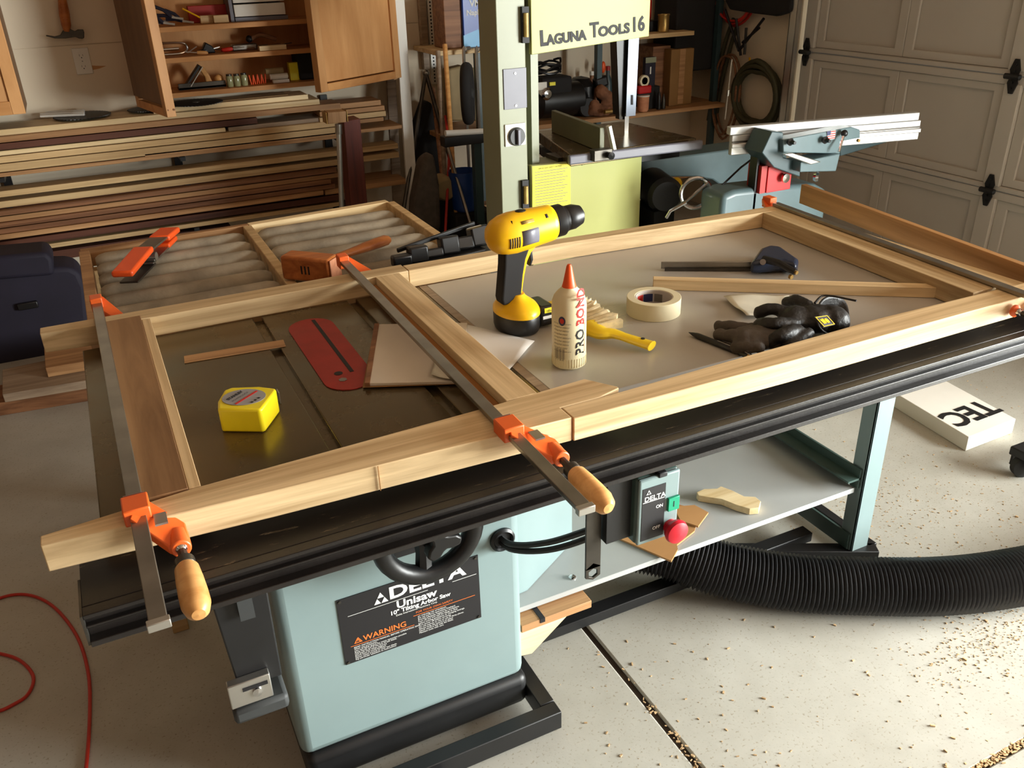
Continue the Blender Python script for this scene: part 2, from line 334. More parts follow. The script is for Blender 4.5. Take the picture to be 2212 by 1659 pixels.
# ================================================================== THE TABLE SAW
TZ = .868
saw = thing('table_saw', 'blue-grey cabinet table saw with cast iron top and long black front rail', 'table saw', (.37, 1.45, 0))
CX0, CX1, CY0, CY1 = .118, .624, 1.30, 1.78
cab = MB().box(CX0, CX1, CY0, CY1, .105, TZ-.05).build('cabinet', 'saw_blue', saw, bevel=.022, seg=4)
MB().box(CX0+.005, CX1+.006, CY0-.006, CY1, .02, .104).build('plinth', 'black_metal', saw, bevel=.02, seg=4)
# cast-iron top with mitre slots and the throat opening
TX0, TX1, TY0, TY1 = -.101, .622, 1.145, 1.812
b = MB()
S1 = (.238, .257); S2 = (.45, .469)
for x0, x1 in ((TX0, S1[0]), (S1[1], S2[0]), (S2[1], TX1)): b.box(x0, x1, TY0, TY1, TZ-.02, TZ)
b.box(TX0, TX1, TY0, TY1, TZ-.05, TZ-.009)
b.build('saw_top', 'cast_iron', saw, bevel=.002)
# red throat plate with the blade slot
cx, hw = .338, .047; y0, y1 = 1.372, 1.742; pts = []
for i in range(13): g = PI*i/12; pts.append((cx+hw*math.cos(g), y1-hw+hw*math.sin(g), TZ+.0005))
for i in range(13): g = PI+PI*i/12; pts.append((cx+hw*math.cos(g), y0+hw+hw*math.sin(g), TZ+.0005))
MB().prism(pts, (0,0,.0015)).build('throat_plate', 'insert_red', saw)
MB().box(cx+.009, cx+.0165, y0+.07, y1-.012, TZ+.0015, TZ+.0026).build('blade_slot', 'ink_black', saw)
MB().cyl((cx-.012, y0+.045, TZ+.001), (cx-.012, y0+.045, TZ+.0028), .008, n=6).build('screw', 'steel', saw)
MB().cyl((cx-.012, y0+.075, TZ+.001), (cx-.012, y0+.075, TZ+.0027), .008, n=16).build('finger_hole', 'ink_black', saw)
# front rail: dusty angle on top, grooved extrusion in front
RX0, RX1 = -.135, 2.35
b = MB().box(RX0, RX1, 1.0, TY0-.003, .824, .846)
b.build('rail_top', 'dusty_rail', saw, bevel=.001)
b = MB().box(RX0, RX1, .981, .999, .839, .846).box(RX0, RX1, .993, .999, .80, .839).box(RX0, RX1, .978, .999, .797, .806).box(RX0, RX1, .985, .999, .822, .826)
b.build('rail_face', 'black_rail', saw, bevel=.001)
MB().box(RX0-.003, RX0, .98, 1.06, .80, .846).build('rail_end_cap', 'dark_steel', saw)
MB().box(RX0, RX1, 1.06, 1.08, .77, .824).build('rail_angle', 'black_metal', saw)
MB().box(-.06, 1.75, TY1+.003, TY1+.03, .79, .845).build('rear_rail', 'black_metal', saw)
# extension table
ext = MB().box(TX1+.02, 1.75, TY0, TY1, .838, TZ).build('extension_table', 'grey_laminate', saw, bevel=.001)
MB().box(TX1+.001, TX1+.019, TY0, TY1, .838, TZ).build('edge_banding', 'grey_board', ext)
# leg frame of the extension table
LX = 1.664
def leg(x, y, sx):
    MB().box(min(x, x-sx*.045), max(x, x-sx*.045), y, y+.006, .04, .838).box(min(x, x-sx*.006), max(x, x-sx*.006), y, y+.045, .04, .838).build('leg', 'saw_blue', saw)
MB().box(LX-.008, LX+.052, 1.335, 1.341, .04, .838).box(LX-.008, LX-.002, 1.335, 1.38, .04, .838).build('leg', 'saw_blue', saw, bevel=.001)
MB().box(LX-.008, LX+.052, 1.90, 1.906, .04, .838).box(LX-.008, LX-.002, 1.862, 1.906, .04, .838).build('leg', 'saw_blue', saw, bevel=.001)
MB().box(LX-.055, LX-.01, 1.345, 1.90, .278, .284).box(LX-.016, LX-.01, 1.345, 1.90, .25, .31).build('stretcher', 'saw_green_dark', saw)
MB().box(LX-.016, LX-.01, 1.345, 1.90, .05, .10).build('stretcher', 'saw_green_dark', saw)
# shelf
shelf = MB().box(.63, LX-.018, 1.352, 1.93, .235, .25).build('lower_shelf', 'white_laminate', saw, bevel=.001)
sc_ = PZ(1241, 1252, .252); MB().lathe([(0.008,0),(.009,.003),(.005,.007),(0,.008)], (sc_.x, sc_.y+.01, .25), n=12).build('bolt', 'chrome', shelf)
# motor cover
MB().prism([(.626,1.386,.25),(.68,1.392,.25),(.86,1.50,.25),(.89,1.75,.25),(.626,1.75,.25)], (0,0,.5)).build('motor_cover', 'saw_blue', saw, bevel=.006, seg=3)
MB().box(.626, .636, 1.36, 1.385, .36, .40).build('latch', 'black_plastic', saw)
# mobile base
def bar(a, c, w_=.035, h=.05, n='base_bar'): return MB().beam(a, c, w_, h).build(n, 'black_metal', saw, bevel=.002)
bar((-.02, 1.212, .045), (.66, 1.212, .045)); bar((.643, 1.231, .045), (.643, 1.90, .045))
bar((.662, 1.465, .035), (1.62, 1.465, .035), .04, .03)
e0 = PZ(1862, 1198, .04); e1 = PZ(1580, 1185, .04)
bar((LX+.07, 1.315, .03), (e1.x, e1.y, .03), .04, .03); bar((LX+.07, 1.33, .03), (LX+.075, 1.92, .03), .03, .03)
bar((LX+.07, 1.905, .03), (.66, 1.905, .03), .03, .03)
pd = PZ(925, 1656, .06); bar((pd.x, 1.18, .03), (pd.x+.03, 1.12, .03), .06, .03, 'foot_pedal')
# warning plate
A, Bq, Cq, Dq = [PY(x, y, CY0-.0005) for x, y in ((729,1293),(1033,1201),(1038,1332),(743,1438))]
px0, px1, pz0, pz1 = (A.x+Dq.x)/2, (Bq.x+Cq.x)/2, (Dq.z+Cq.z)/2, (A.z+Bq.z)/2
plate = MB().box(px0, px1, CY0-.002, CY0, pz0, pz1).build('name_plate', 'ink_black', saw)
PW, PH = px1-px0, pz1-pz0; yf = CY0-.0023
def pt(u, v_): return V((px0+u*PW, yf, pz1-v_*PH))
def ptxt(s, u, v_, size, mt='ink_white', **k): return text(s, size, pt(u, v_), (1,0,0), (0,0,1), mt, plate, **k)
def pline(u0, u1, v_, mt='ink_white', t=.0009): b = MB().box(px0+u0*PW, px0+u1*PW, yf-.0003, yf, pz1-v_*PH-t, pz1-v_*PH); b.build('printed_rule', mt, plate)
# triangle emblem: a large triangle made of three with the middle left open
def emblem(o, s, par, mt='ink_white', y=None):
    b = MB()
    for dx, dz in ((0,0),(.5,0),(.25,.5)):
        b.prism([(o.x+(dx+.02)*s, o.y, o.z+dz*s*.9), (o.x+(dx+.48)*s, o.y, o.z+dz*s*.9), (o.x+(dx+.25)*s, o.y, o.z+(dz+.46)*s*.9)], (0,-.0004,0))
    return b.build('emblem', mt, par)
emblem(pt(.24, .24), .030, plate)
ptxt('DELTA', .345, .225, .040, sx=1.35, bold=.0012)
pline(.06, .62, .275); pline(.80, .98, .275)
ptxt('Unisaw', .39, .40, .025, bold=.0007, sx=1.15); ptxt('\u00ae', .62, .36, .008)
ptxt('10" Tilting Arbor Saw', .34, .475, .0135, bold=.0004, sx=1.08)
ptxt('Delta International Machinery Corp.', .38, .515, .006)
ptxt('\u25b3', .075, .715, .018, 'ink_orange')
MB().frame([pt(.075,.715), pt(.125,.715), pt(.10,.64)], [pt(.085,.707), pt(.115,.707), pt(.10,.66)], (0,-.0003,0)).build('warning_mark', 'ink_orange', plate)
ptxt('!', .0955, .705, .011, 'ink_orange'); ptxt('WARNING', .14, .715, .0185, 'ink_orange', bold=.0003)
ptxt('FOR YOUR OWN SAFETY', .52, .575, .007, 'ink_orange')
b = MB().prism([pt(.05,.74), pt(.05,.747), pt(.50,.747), pt(.50,.74)], (0,-.0003,0)).prism([pt(.50,.60), pt(.50,.607), pt(.96,.607), pt(.96,.60)], (0,-.0003,0)).build('printed_rule', 'ink_orange', plate)
rules = ['READ INSTRUCTION MANUAL BEFORE OPERATING SAW', 'Wear eye protection.', 'Use saw blade guard for every operation possible', 'Keep hands out of the line of saw blade.', 'Use push stick when required.', 'Know how to avoid kickback.', 'Never reach around or over saw blade.', 'Pay particular attention to instructions']
for i, s_ in enumerate(rules): ptxt(s_, .07, .785+i*.027, .0054)
rules2 = ['on reducing risk of kickback.', 'Do not perform operations freehand.', 'Provide adequate support for workpiece.', 'Turn off saw and wait for blade to stop', 'before moving workpiece or changing settings.', 'Turn power off before servicing.', 'Do not expose to rain or use in damp places.', 'Always keep the guard in its place.', 'Never stand in line with the blade.', 'Maintain tools with care.']
for i, s_ in enumerate(rules2): ptxt(s_, .53, .64+i*.030, .0054)
for u, v_ in ((.02,.03),(.98,.03),(.02,.97),(.98,.97)): q = pt(u, v_); MB().cyl((q.x, yf, q.z), (q.x, yf-.002, q.z), .003, n=10).build('rivet', 'dark_steel', plate)
# hand wheel with three spokes, hub knob
wc = V((.394, 1.205, .640)); R0 = .089
hw_ = MB(); ring = [wc + V((R0*math.cos(2*PI*i/36), 0, R0*math.sin(2*PI*i/36))) for i in range(36)]
hw_.tube(ring, .0185, 12, closed=True)
wheel = hw_.build('handwheel', 'black_plastic', saw)
for g in (-.55*PI, .12*PI, .78*PI):
    d = V((math.cos(g), 0, math.sin(g))); MB().tube([wc+d*.015+V((0,.02,0)), wc+d*.05+V((0,.014,0)), wc+d*.1], [.022, .015, .018], 8).build('spoke', 'black_plastic', wheel)
MB().lathe([(.026,.045),(.026,0),(.022,-.012),(0,-.016)], wc, (0,1,0), n=20).build('hub', 'black_plastic', wheel)
kb = []
for i in range(18):
    g = 2*PI*i/18; r = .028+.012*math.cos(3*g+.4); kb.append(wc+V((.012+r*math.cos(g), -.038, -.004+r*math.sin(g))))
MB().prism(kb, (0,.026,0)).build('locking_knob', 'black_plastic', wheel, bevel=.004)
MB().cyl(wc, wc+V((0,.10,0)), .012, n=12).build('shaft', 'dark_steel', wheel)
# angle scale window behind the rail
gz = PY(868, 1190, CY0-.001)
MB().box(gz.x-.035, gz.x+.05, CY0-.003, CY0, gz.z-.012, gz.z+.035).build('tilt_scale', 'ink_black', saw)
text('10', .008, (gz.x-.025, CY0-.0033, gz.z-.008), (1,0,0), (0,0,1), 'ink_white', saw)
# cable grommet
gc = PY(1084, 1164, CY0)
MB().lathe([(.019,0),(.027,0),(.027,.006),(.022,.010),(.019,.006),(.019,0)], gc, (0,-1,0), n=28).build('grommet', 'black_plastic', saw)
MB().cyl(gc+V((0,-.0015,0)), gc+V((0,-.001,0)), .019, n=24).build('cable_hole', 'ink_black', saw)
# switch box, hung under the rail
sb = [PY(x, y, 1.045) for x, y in ((1376,1036),(1466,1020),(1455,1158),(1370,1178))]
sx0, sx1, sz0, sz1 = sb[3].x, sb[1].x, sb[3].z, sb[0].z
sw = MB().box(sx0, sx1, 1.045, 1.125, sz0, sz1).build('switch_box', 'saw_green_dark', saw, bevel=.006, seg=3)
face = MB().box(sx0+.001, sx1-.001, 1.038, 1.046, sz0+.001, sz1-.001).build('switch_face', 'saw_blue', sw, bevel=.004, seg=3)
MB().box((sx0+sx1)/2-.004, (sx0+sx1)/2+.014, 1.036, 1.056, sz1-.006, sz1+.004).build('lid_slot', 'ink_black', sw, bevel=.002)
SW, SH = sx1-sx0, sz1-sz0
def sp(u, v_, y=1.0375): return V((sx0+u*SW, y, sz1-v_*SH))
MB().box(sp(.09,0).x, sp(.64,0).x, 1.0372, 1.0385, sp(0,.93).z, sp(0,.14).z).build('switch_label', 'ink_black', sw)
text('DELTA', .0135, sp(.13,.33,1.037), (1,0,0), (0,0,1), 'ink_white', sw, bold=.0003, sx=1.1)
emblem(sp(.17,.235,1.037), .011, sw)
MB().box(sp(.10,0).x, sp(.62,0).x, 1.0368, 1.0372, sp(0,.352).z, sp(0,.342).z).build('printed_rule', 'ink_white', sw)
text('ON', .0095, sp(.42,.48,1.037), (1,0,0), (0,0,1), 'ink_white', sw, bold=.0002); text('OFF', .0095, sp(.36,.80,1.037), (1,0,0), (0,0,1), 'ink_white', sw, bold=.0002)
g_ = MB().box(sp(.70,0).x, sp(.97,0).x, 1.033, 1.0385, sp(0,.58).z, sp(0,.38).z).build('on_button', 'green', sw, bevel=.001, label='square green button')
q = sp(.83,.52,1.0329); MB().box(q.x-.0008, q.x+.0008, 1.0325, 1.033, q.z, q.z+.012).build('button_mark', 'ink_black', g_)
q = sp(.80,.83,1.038); MB().lathe([(.014,0),(.014,.010),(.021,.013),(.0235,.020),(.0215,.027),(.012,.031),(0,.032)], q, (0,-1,0), n=28).build('stop_button', 'switch_red', sw, label='red mushroom button')
MB().box(sx0-.05, sx0, 1.06, 1.12, sz0+.01, sz1+.015).build('bracket', 'black_metal', sw)
MB().box(sx1, sx1+.012, 1.07, 1.075, sz1-.05, sz1+.03).cyl((sx1+.01, 1.07, sz1+.024), (sx1+.01, 1.058, sz1+.024), .006, n=12).build('mounting_bracket', 'steel', sw)
MB().box(sx0-.03, sx1+.02, 1.07, 1.13, sz1, .80).build('hanger_plate', 'black_metal', sw)
# cables from the grommet to the switch box
t0 = gc+V((0,-.002,.004)); t1 = V((sx0-.012, 1.09, sz0+.03))
for k, (dz, sg) in enumerate(((.006, 0), (-.006, -.018))):
    pth = smooth_path([gc+V((0,.03,dz)), gc+V((.004,-.03,dz)), gc.lerp(t1,.35)+V((0,-.035,sg)), gc.lerp(t1,.75)+V((0,-.02,sg+.004)), t1, t1+V((.02,.01,.03))], 6)
    MB().tube(pth, .0065, 8).build('power_cable', 'grey_rubber', saw)
# left side: fence-rail column and the clamped motor mount under the left wing
MB().prism([(.005,1.24,.80),(.112,1.24,.80),(.105,1.24,.40),(.028,1.24,.40)], (0,.05,0)).build('side_housing', 'black_metal', saw, bevel=.003)
MB().box(.055, .08, 1.225, 1.24, .56, .80).build('side_channel', 'grey_rubber', saw)
mb_ = PY(540, 1492, 1.225)
k_ = MB().box(mb_.x-.036, mb_.x+.038, 1.222, 1.24, mb_.z-.028, mb_.z+.026)
cl = k_.build('mount_clamp', 'bright_steel', saw, bevel=.002, label='bright steel clamp plate')
MB().box(mb_.x-.012, mb_.x+.032, 1.2205, 1.2225, mb_.z+.006, mb_.z+.013).build('clamp_slot', 'ink_black', cl)
MB().lathe([(.009,0),(.009,.004),(0,.007)], (mb_.x+.012, 1.222, mb_.z-.004), (0,-1,0), n=14).build('bolt', 'chrome', cl)
MB().box(mb_.x-.036, mb_.x+.062, 1.215, 1.29, mb_.z-.062, mb_.z-.030).build('foot_pad', 'grey_rubber', saw, bevel=.008)

# flat arbor wrench hanging beside the switch
wr = [PY(x, y, 1.075) for x, y in ((1271,1080),(1300,1080),(1296,1252),(1266,1256))]
wx = (wr[2].x+wr[3].x)/2; wz = wr[3].z; b = MB()
hexo = [(wx+.0135*math.cos(PI/6+i*PI/3)*1.0, 1.075, wz+.015+.0135*math.sin(PI/6+i*PI/3)) for i in range(6)]
oo = [(wx+dx, 1.075, wz+.015+dz) for dx, dz in ((.0155,.012),(0,.022),(-.0155,.012),(-.0155,-.010),(0,-.017),(.0155,-.010))]
b.frame(oo, [(wx+.0105*math.cos(PI/6+i*PI/3), 1.075, wz+.013+.0105*math.sin(PI/6+i*PI/3)) for i in range(6)], (0,.005,0))
b.box(wx-.0155, wx+.0155, 1.075, 1.08, wz+.024, .795)
tag(b.build('arbor_wrench', 'dark_steel', bevel=.0006), 'flat steel wrench with hexagonal hole hanging beside the switch box', 'wrench')

# ================================================================== OAK FACE FRAME ON THE TABLE
FZ0, FZ1 = .869, .911
fr = thing('oak_face_frame', 'large glued oak face frame clamped up on the saw table', 'wooden frame', (.75, 1.45, FZ0))
def pb(x0, x1, y0, y1, z0=FZ0, z1=FZ1): return MB().box(x0, x1, y0, y1, z0, z1)
def poly(pts, z0=FZ0, z1=FZ1): return MB().prism([(x, y, z0) for x, y in pts], (0,0,z1-z0))
poly([(-.166,1.062),(.12,1.044),(.5865,1.026),(.5865,1.064),(.66,1.064),(.705,1.0768),(.705,1.083),(.672,1.134),(.475,1.122),(.028,1.106),(-.166,1.085)]).build('stile', 'oak_x', fr, bevel=.0015)
poly([(.588,1.023),(1.02,1.017),(1.72,1.022),(1.72,1.072),(1.3,1.082),(.66,1.0625),(.588,1.0625)]).build('stile', 'oak_x', fr, bevel=.0015)
poly([(-.168,1.835),(.05,1.812),(.52,1.812),(.60,1.812),(.60,1.864),(-.168,1.868)]).build('stile', 'oak_x', fr, bevel=.0015)
poly([(.602,1.814),(1.0,1.81),(1.60,1.765),(1.70,1.765),(1.70,1.80),(1.0,1.848),(.602,1.855)]).build('stile', 'oak_x', fr, bevel=.0015)
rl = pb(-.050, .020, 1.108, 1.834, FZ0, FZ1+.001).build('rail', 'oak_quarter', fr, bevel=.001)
pb(.0205, .037, 1.109, 1.811, FZ0, FZ1-.001).build('rail_lip', 'oak_y', rl, bevel=.001)
pb(.521, .5775, 1.127, 1.811, FZ0, FZ1).build('rail', 'oak_y', fr, bevel=.001)
pb(.508, .5205, 1.127, 1.811, FZ0, FZ1-.018).build('rail_lip', 'oak_amber_y', fr, bevel=.001)
poly([(1.565,1.085),(1.635,1.085),(1.690,1.7645),(1.60,1.7645)]).build('rail', 'oak_y', fr, bevel=.0015)
# glue line on the near stile
q = PY(820, 1035, 1.034); MB().box(q.x-.0006, q.x+.0006, 1.0345, 1.0365, FZ0+.001, FZ1).build('glue_line', 'oak_amber_x', fr)

# boards lying against the frame on the right
pa = V((1.700, 1.80, .869)); tag(MB().prism([(1.705,1.72,.869),(1.715,1.35,.869),(1.73,.98,.869),(1.655,.98,.869),(1.690,1.72,.869)], (0,0,.034)).build('oak_board', 'oak_y', bevel=.001), 'light oak board lying flat beside the right-hand clamp bar', 'board', 'boards right of the frame')
plank('oak_board', 'amber oak board standing on edge at the far right of the table', 'board', (1.866, 1.90, .869), (1.752, .98, .869), .018, .056, 'oak_amber_x', 'boards right of the frame')
# packing strips between table and frame
plank('packing_strip', 'amber scrap strip under the left end of the near stile', 'wood scrap', (-.10, 1.125, .847), (-.055, 1.121, .847), .045, .020, 'oak_amber_x')

# ================================================================== THREE BAR CLAMPS
def bar_clamp(label, xa, ya, xb, yb_, ynear, yfar, j, zb=.9165, handle=True, flip=1, scr=.89, orient=1):
    """bar from the far end a to the near end b; jaws reach j sideways and down to the screw line"""
    a = V((xa, ya, zb)); c = V((xb, yb_, zb)); d = (c-a).normalized()
    t = thing('bar_clamp', label, 'clamp', ((xa+xb)/2, (ya+yb_)/2, zb), 0, 'orange bar clamps across the oak frame')
    br = MB().beam(a, c, .020, .0085); br.build('bar', 'steel', t, bevel=.001)
    MB().beam(c-d*.002, c+d*.008, .025, .011).build('bar_stop', 'bright_steel', t, bevel=.001)
    J_ = V((j, 0, scr-zb)); at = lambda y: a + d*((y-ya)/d.y)
    # far fixed jaw
    f0 = at(yfar+.075); o = V((-.008*flip, .012, .012))
    MB().prism([f0+V((-.010*flip,.010,.010)), f0+V((.014*flip,.012,.008)), f0+J_+V((.009*flip,-.052,.004)), f0+J_+V((.004*flip,-.066,-.002)), f0+J_+V((-.008*flip,-.060,-.004)), f0+V((-.012*flip,-.006,.002))], (0,0,-.012)).build('fixed_jaw', 'clamp_orange', t, bevel=.002)
    MB().box(min(f0.x-.012, f0.x+.012), max(f0.x-.012, f0.x+.012), f0.y-.02, f0.y+.012, zb-.016, zb+.0145).build('jaw_collar', 'clamp_orange', t, bevel=.002)
    MB().cyl(f0+J_+V((0,-.072,-.002)), f0+J_+V((0,-.062,-.002)), .009, n=16).build('jaw_pad', 'clamp_orange', t)
    # near sliding jaw: collar, arm, nut; screw with pad and wooden handle
    n0 = at(ynear); s0 = n0+J_
    MB().beam(n0+V((0,.018,.004)), n0+V((0,-.022,.004)), .034, .024).build('sliding_collar', 'clamp_orange', t, bevel=.002)
    MB().beam(n0+V((0,.019,.010)), n0+V((0,.0195,.010)), .026, .012).build('clutch_plate', 'bright_steel', t)
    y2 = -.062
    arm = MB().prism([n0+V((.008*flip,.02,.012)), n0+V((.014*flip,.012,.008)), s0+V((.012*flip,y2+.030,.010)), s0+V((.012*flip,y2-.006,.006)), s0+V((-.014*flip,y2-.006,.004)), n0+V((-.010*flip,-.03,.010))], (0,0,-.014))
    arm.build('sliding_arm', 'clamp_orange', t, bevel=.002)
    MB().cyl(s0+V((0,y2+.022,0)), s0+V((0,y2-.014,0)), .013, n=16).build('screw_nut', 'clamp_orange', t, bevel=.002)
    MB().beam(n0.lerp(s0,.62)+V((0,-.044,.0145)), n0.lerp(s0,.62)+V((0,-.018,.0145)), .016, .003).build('maker_label', 'bright_steel', t)
    if handle:
        sy = 1.012; e = s0+V((0, y2-.03, -.005))
        p1 = V((s0.x, sy, s0.z)); hd = V((.012*flip, -1, -.07)).normalized()
        MB().tube([p1, s0+V((0,y2,0)), s0+V((0,y2,0))+hd*.045], .006, 10).build('screw', 'dark_steel', t)
        MB().lathe([(.006,-.004),(.012,-.002),(.013,.004),(.008,.008)], p1+V((0,.001,0)), (0,-1,0), n=18).build('swivel_pad', 'clamp_orange', t)
        MB().ball(p1+V((0,-.010,0)), .0085, 10).build('swivel_ball', 'chrome', t)
        h0 = s0+V((0,y2,0))+hd*.035
        MB().lathe([(.0085,0),(.0125,.002),(.0125,.014),(.011,.016)], h0, hd, n=18).build('ferrule', 'dark_steel', t)
        MB().lathe([(.011,.013),(.015,.020),(.0165,.040),(.0175,.066),(.0175,.087),(.014,.100),(.008,.106),(0,.107)], h0, hd, n=24).build('handle', 'handle_wood', t)
    return t
bar_clamp('leftmost orange clamp, its bar lying along the left rail of the oak frame', -.057, 1.965, -.046, .835, 1.075, 1.875, .042)
bar_clamp('orange clamp with its bar beside the middle rail, pointing at the switch box', .484, 1.935, .476, .80, 1.030, 1.875, .052)
bar_clamp('orange clamp at the right end of the frame, running out of the picture', 1.672, 1.80, 1.622, .86, .985, 1.755, -.028, flip=-1, zb=.9165)
# ================================================================== THINGS ON THE SAW TABLE
TT = .8682
# tape measure
top = [PZ(x, y, .912) for x, y in ((470,884),(560,885),(566,882),(597,842),(594,838),(560,834),(500,836),(484,842),(470,866))]
tm = thing('tape_measure', 'yellow tape measure lying on its side on the cast iron', 'tape measure', (.13, 1.36, TT))
MB().prism(top, (0,0,-(.912-TT-.0005))).build('case', 'tape_yellow', tm, bevel=.006, seg=4)
c0 = PZ(527, 858, .9125); ex = (PZ(573,858,.9125)-PZ(481,858,.9125))/2; ey = V((-ex.y, ex.x, 0))*.80
e_ = [c0 + ex*math.cos(2*PI*i/28) + ey*math.sin(2*PI*i/28) for i in range(28)]
lb = MB().prism(e_, (0,0,.0006)).build('label', 'label_grey', tm)
U_ = (ex*.35+ey).normalized(); W_ = V((-U_.y, U_.x, 0)); cc = c0+V((0,0,.0008))
b = MB()
for s_, w_, mt_ in ((.0035, .006, 'ink_red'),):
    b.prism([cc - W_*(s_) + U_*-.026, cc - W_*(s_) + U_*.026, cc - W_*(s_+w_*.7) + U_*.026, cc - W_*(s_+w_*.7) + U_*-.026], (0,0,.0003))
b.build('red_stripe', 'ink_red', lb)
text('STANLEY', .0085, cc+W_*.014-U_*.021+V((0,0,.0004)), U_, W_, 'ink_black', lb, bold=.0005)
text('POWERLOCK', .0062, cc+W_*.003-U_*.022+V((0,0,.0004)), U_, W_, 'ink_black', lb)
b = MB()
for i in range(3): b.prism([cc-W_*(.022+i*0)+U_*(-.012+i*.008)+ex*.05, cc-W_*.022+U_*(-.008+i*.008)+ex*.05, cc-W_*.028+U_*(-.007+i*.008), cc-W_*.028+U_*(-.011+i*.008)], (0,0,.0004))
b.build('black_dashes', 'ink_black', lb)
hk = PZ(604, 868, TT); MB().box(hk.x-.001, hk.x+.001, hk.y-.01, hk.y+.008, TT+.001, TT+.022).build('end_hook', 'bright_steel', tm)

# thin strip, pad, papers
a, c = PZ(398,778,TT), PZ(615,742,TT)
plank('wood_strip', 'thin brown veneer strip beside the red throat plate', 'wood scrap', a, c, .035, .002, 'tan_board')
pd_ = [PZ(x, y, TT) for x, y in ((818,709),(1010,706),(998,833),(795,838))]
pad = thing('paper_pad', 'cream pad of paper overlapping the red throat plate', 'notepad', tuple(sum(pd_, V())/4))
MB().prism([p+V((0,0,.0035)) for p in pd_], (0,0,.006)).build('pages', 'paper', pad, bevel=.001)
bd = [PZ(x, y, TT+.0005) for x, y in ((810,709),(820,709),(800,839),(789,839))]
MB().prism([p+V((0,0,.003)) for p in bd], (0,0,.008)).build('binding', 'brown_board', pad)
MB().prism([pd_[0]+V((-.01,0,.003)), pd_[1]+V((0,0,.003)), pd_[2]+V((0,0,.003)), pd_[3]+V((-.01,0,.003))], (0,0,.0004)).build('back_cover', 'cardboard', pad)
def sheet(name, label, cat, px, z, mt, wav=.004, n=10):
    p = [PZ(x, y, z) for x, y in px]; b = MB(); vs = []
    for i in range(n+1):
        for j in range(n+1):
            u, v_ = i/n, j/n; q = p[0].lerp(p[1], u).lerp(p[3].lerp(p[2], u), v_)
            q = q + V((0,0, wav*(1.1+.5*math.sin(u*5+v_*3)+.5*math.cos(v_*7-u*2)))); vs.append(q)
    fs = [(i*(n+1)+j, (i+1)*(n+1)+j, (i+1)*(n+1)+j+1, i*(n+1)+j+1) for i in range(n) for j in range(n)]
    o = b.add(vs, fs).build(name, mt); s_ = o.modifiers.new('thick', 'SOLIDIFY'); s_.thickness = .0006
    return tag(o, label, cat)
sheet('plastic_scrap', 'crumpled clear plastic scrap on the corner of the paper pad', 'plastic wrap', ((940,778),(985,790),(998,830),(932,815)), TT+.0095, 'bag', .004)
sheet('paper_sheet', 'white sheet of paper under the black battery of the drill', 'paper', ((972,697),(1155,737),(1096,806),(1045,790)), TT+.0012, 'paper_white', .002)

# cordless drill
D = PZ(1118, 706, TT)
dr_ = thing('cordless_drill', 'yellow and black cordless drill standing on its battery', 'drill', tuple(D), math.radians(2))
def DL(mb):
    for q in mb.v: q *= .935
    return local(dr_, mb)
prof = [(0,-.067),(.012,-.066),(.024,-.060),(.034,-.048),(.0405,-.030),(.0425,-.008),(.0415,.020),(.039,.050),(.0375,.078),(.0365,.086),(.033,.090)]
ax = V((1,0,.075)).normalized(); BO = V((0,0,.2165))
DL(MB().lathe(prof, BO, ax, n=32, sy=1.05)).build('motor_housing', 'drill_yellow', dr_)
DL(MB().lathe([(.033,.088),(.0345,.091),(.0345,.112),(.033,.114),(.026,.1155)], BO, ax, n=32)).build('torque_collar', 'black_plastic', dr_)
DL(MB().lathe([(.026,.114),(.0285,.117),(.0285,.122),(.0255,.124),(.027,.127),(.027,.142),(.021,.160),(.012,.166),(0,.166)], BO, ax, n=28)).build('chuck', 'black_plastic', dr_)
DL(MB().lathe([(.010,.164),(.010,.1675),(0,.1675)], BO, ax, n=16)).build('chuck_jaws', 'steel', dr_)
hd = [(-.034,0,.188),(.022,0,.192),(.028,0,.184),(.016,0,.158),(.009,0,.125),(.004,0,.085),(.003,0,.064),(-.042,0,.064),(-.045,0,.078),(-.041,0,.11),(-.036,0,.15)]
DL(MB().prism([(x, -.0175, z) for x, y, z in hd], (0,.035,0))).build('grip', 'black_matte', dr_, bevel=.012, seg=4)
sp_ = [(.026,.19),(.050,.196),(.046,.178),(.034,.168),(.024,.150),(.016,.118),(.010,.085),(.009,.052),(.0,.052),(.001,.085),(.007,.12),(.014,.158)]
DL(MB().prism([(x, -.009, z) for x, z in sp_], (0,.018,0))).build('handle_spine', 'drill_yellow', dr_, bevel=.003)
DL(MB().prism([(x, -.007, z) for x, z in ((.026,.176),(.038,.172),(.040,.150),(.034,.136),(.028,.138),(.031,.15))], (0,.014,0))).build('trigger', 'black_plastic', dr_, bevel=.003)
DL(MB().ball((.036,0,.192), .010, 10, (1.2,2.0,.6))).build('direction_switch', 'black_plastic', dr_)
DL(MB().lathe([(.022,.082),(.027,.075),(.040,.067),(.056,.058),(.064,.049),(.065,.040)], (-.002,0,0), (0,0,1), n=36, sy=.74, sx=1)).build('foot', 'drill_yellow', dr_)
bt = DL(MB().lathe([(.054,0),(.061,.003),(.0635,.010),(.0635,.036),(.060,.043)], (-.002,0,0), (0,0,1), n=36, sy=.75, sx=1)).build('battery', 'black_plastic', dr_)
DL(MB().box(.034,.073,-.044,.030,.006,.052)).build('battery_latch', 'black_plastic', bt, bevel=.008, seg=3)
DL(MB().box(.044,.067,-.0455,-.044,.038,.049)).build('battery_label', 'sticker_yellow', bt)
text('18V', .008, ROOT[dr_.name] @ V((.044,-.0433,.0372)), (1,0,0), (0,0,1), 'ink_black', bt)
DL(MB().box(.040,.066,-.0452,-.044,.024,.031)).build('maker_label', 'ink_white', bt)
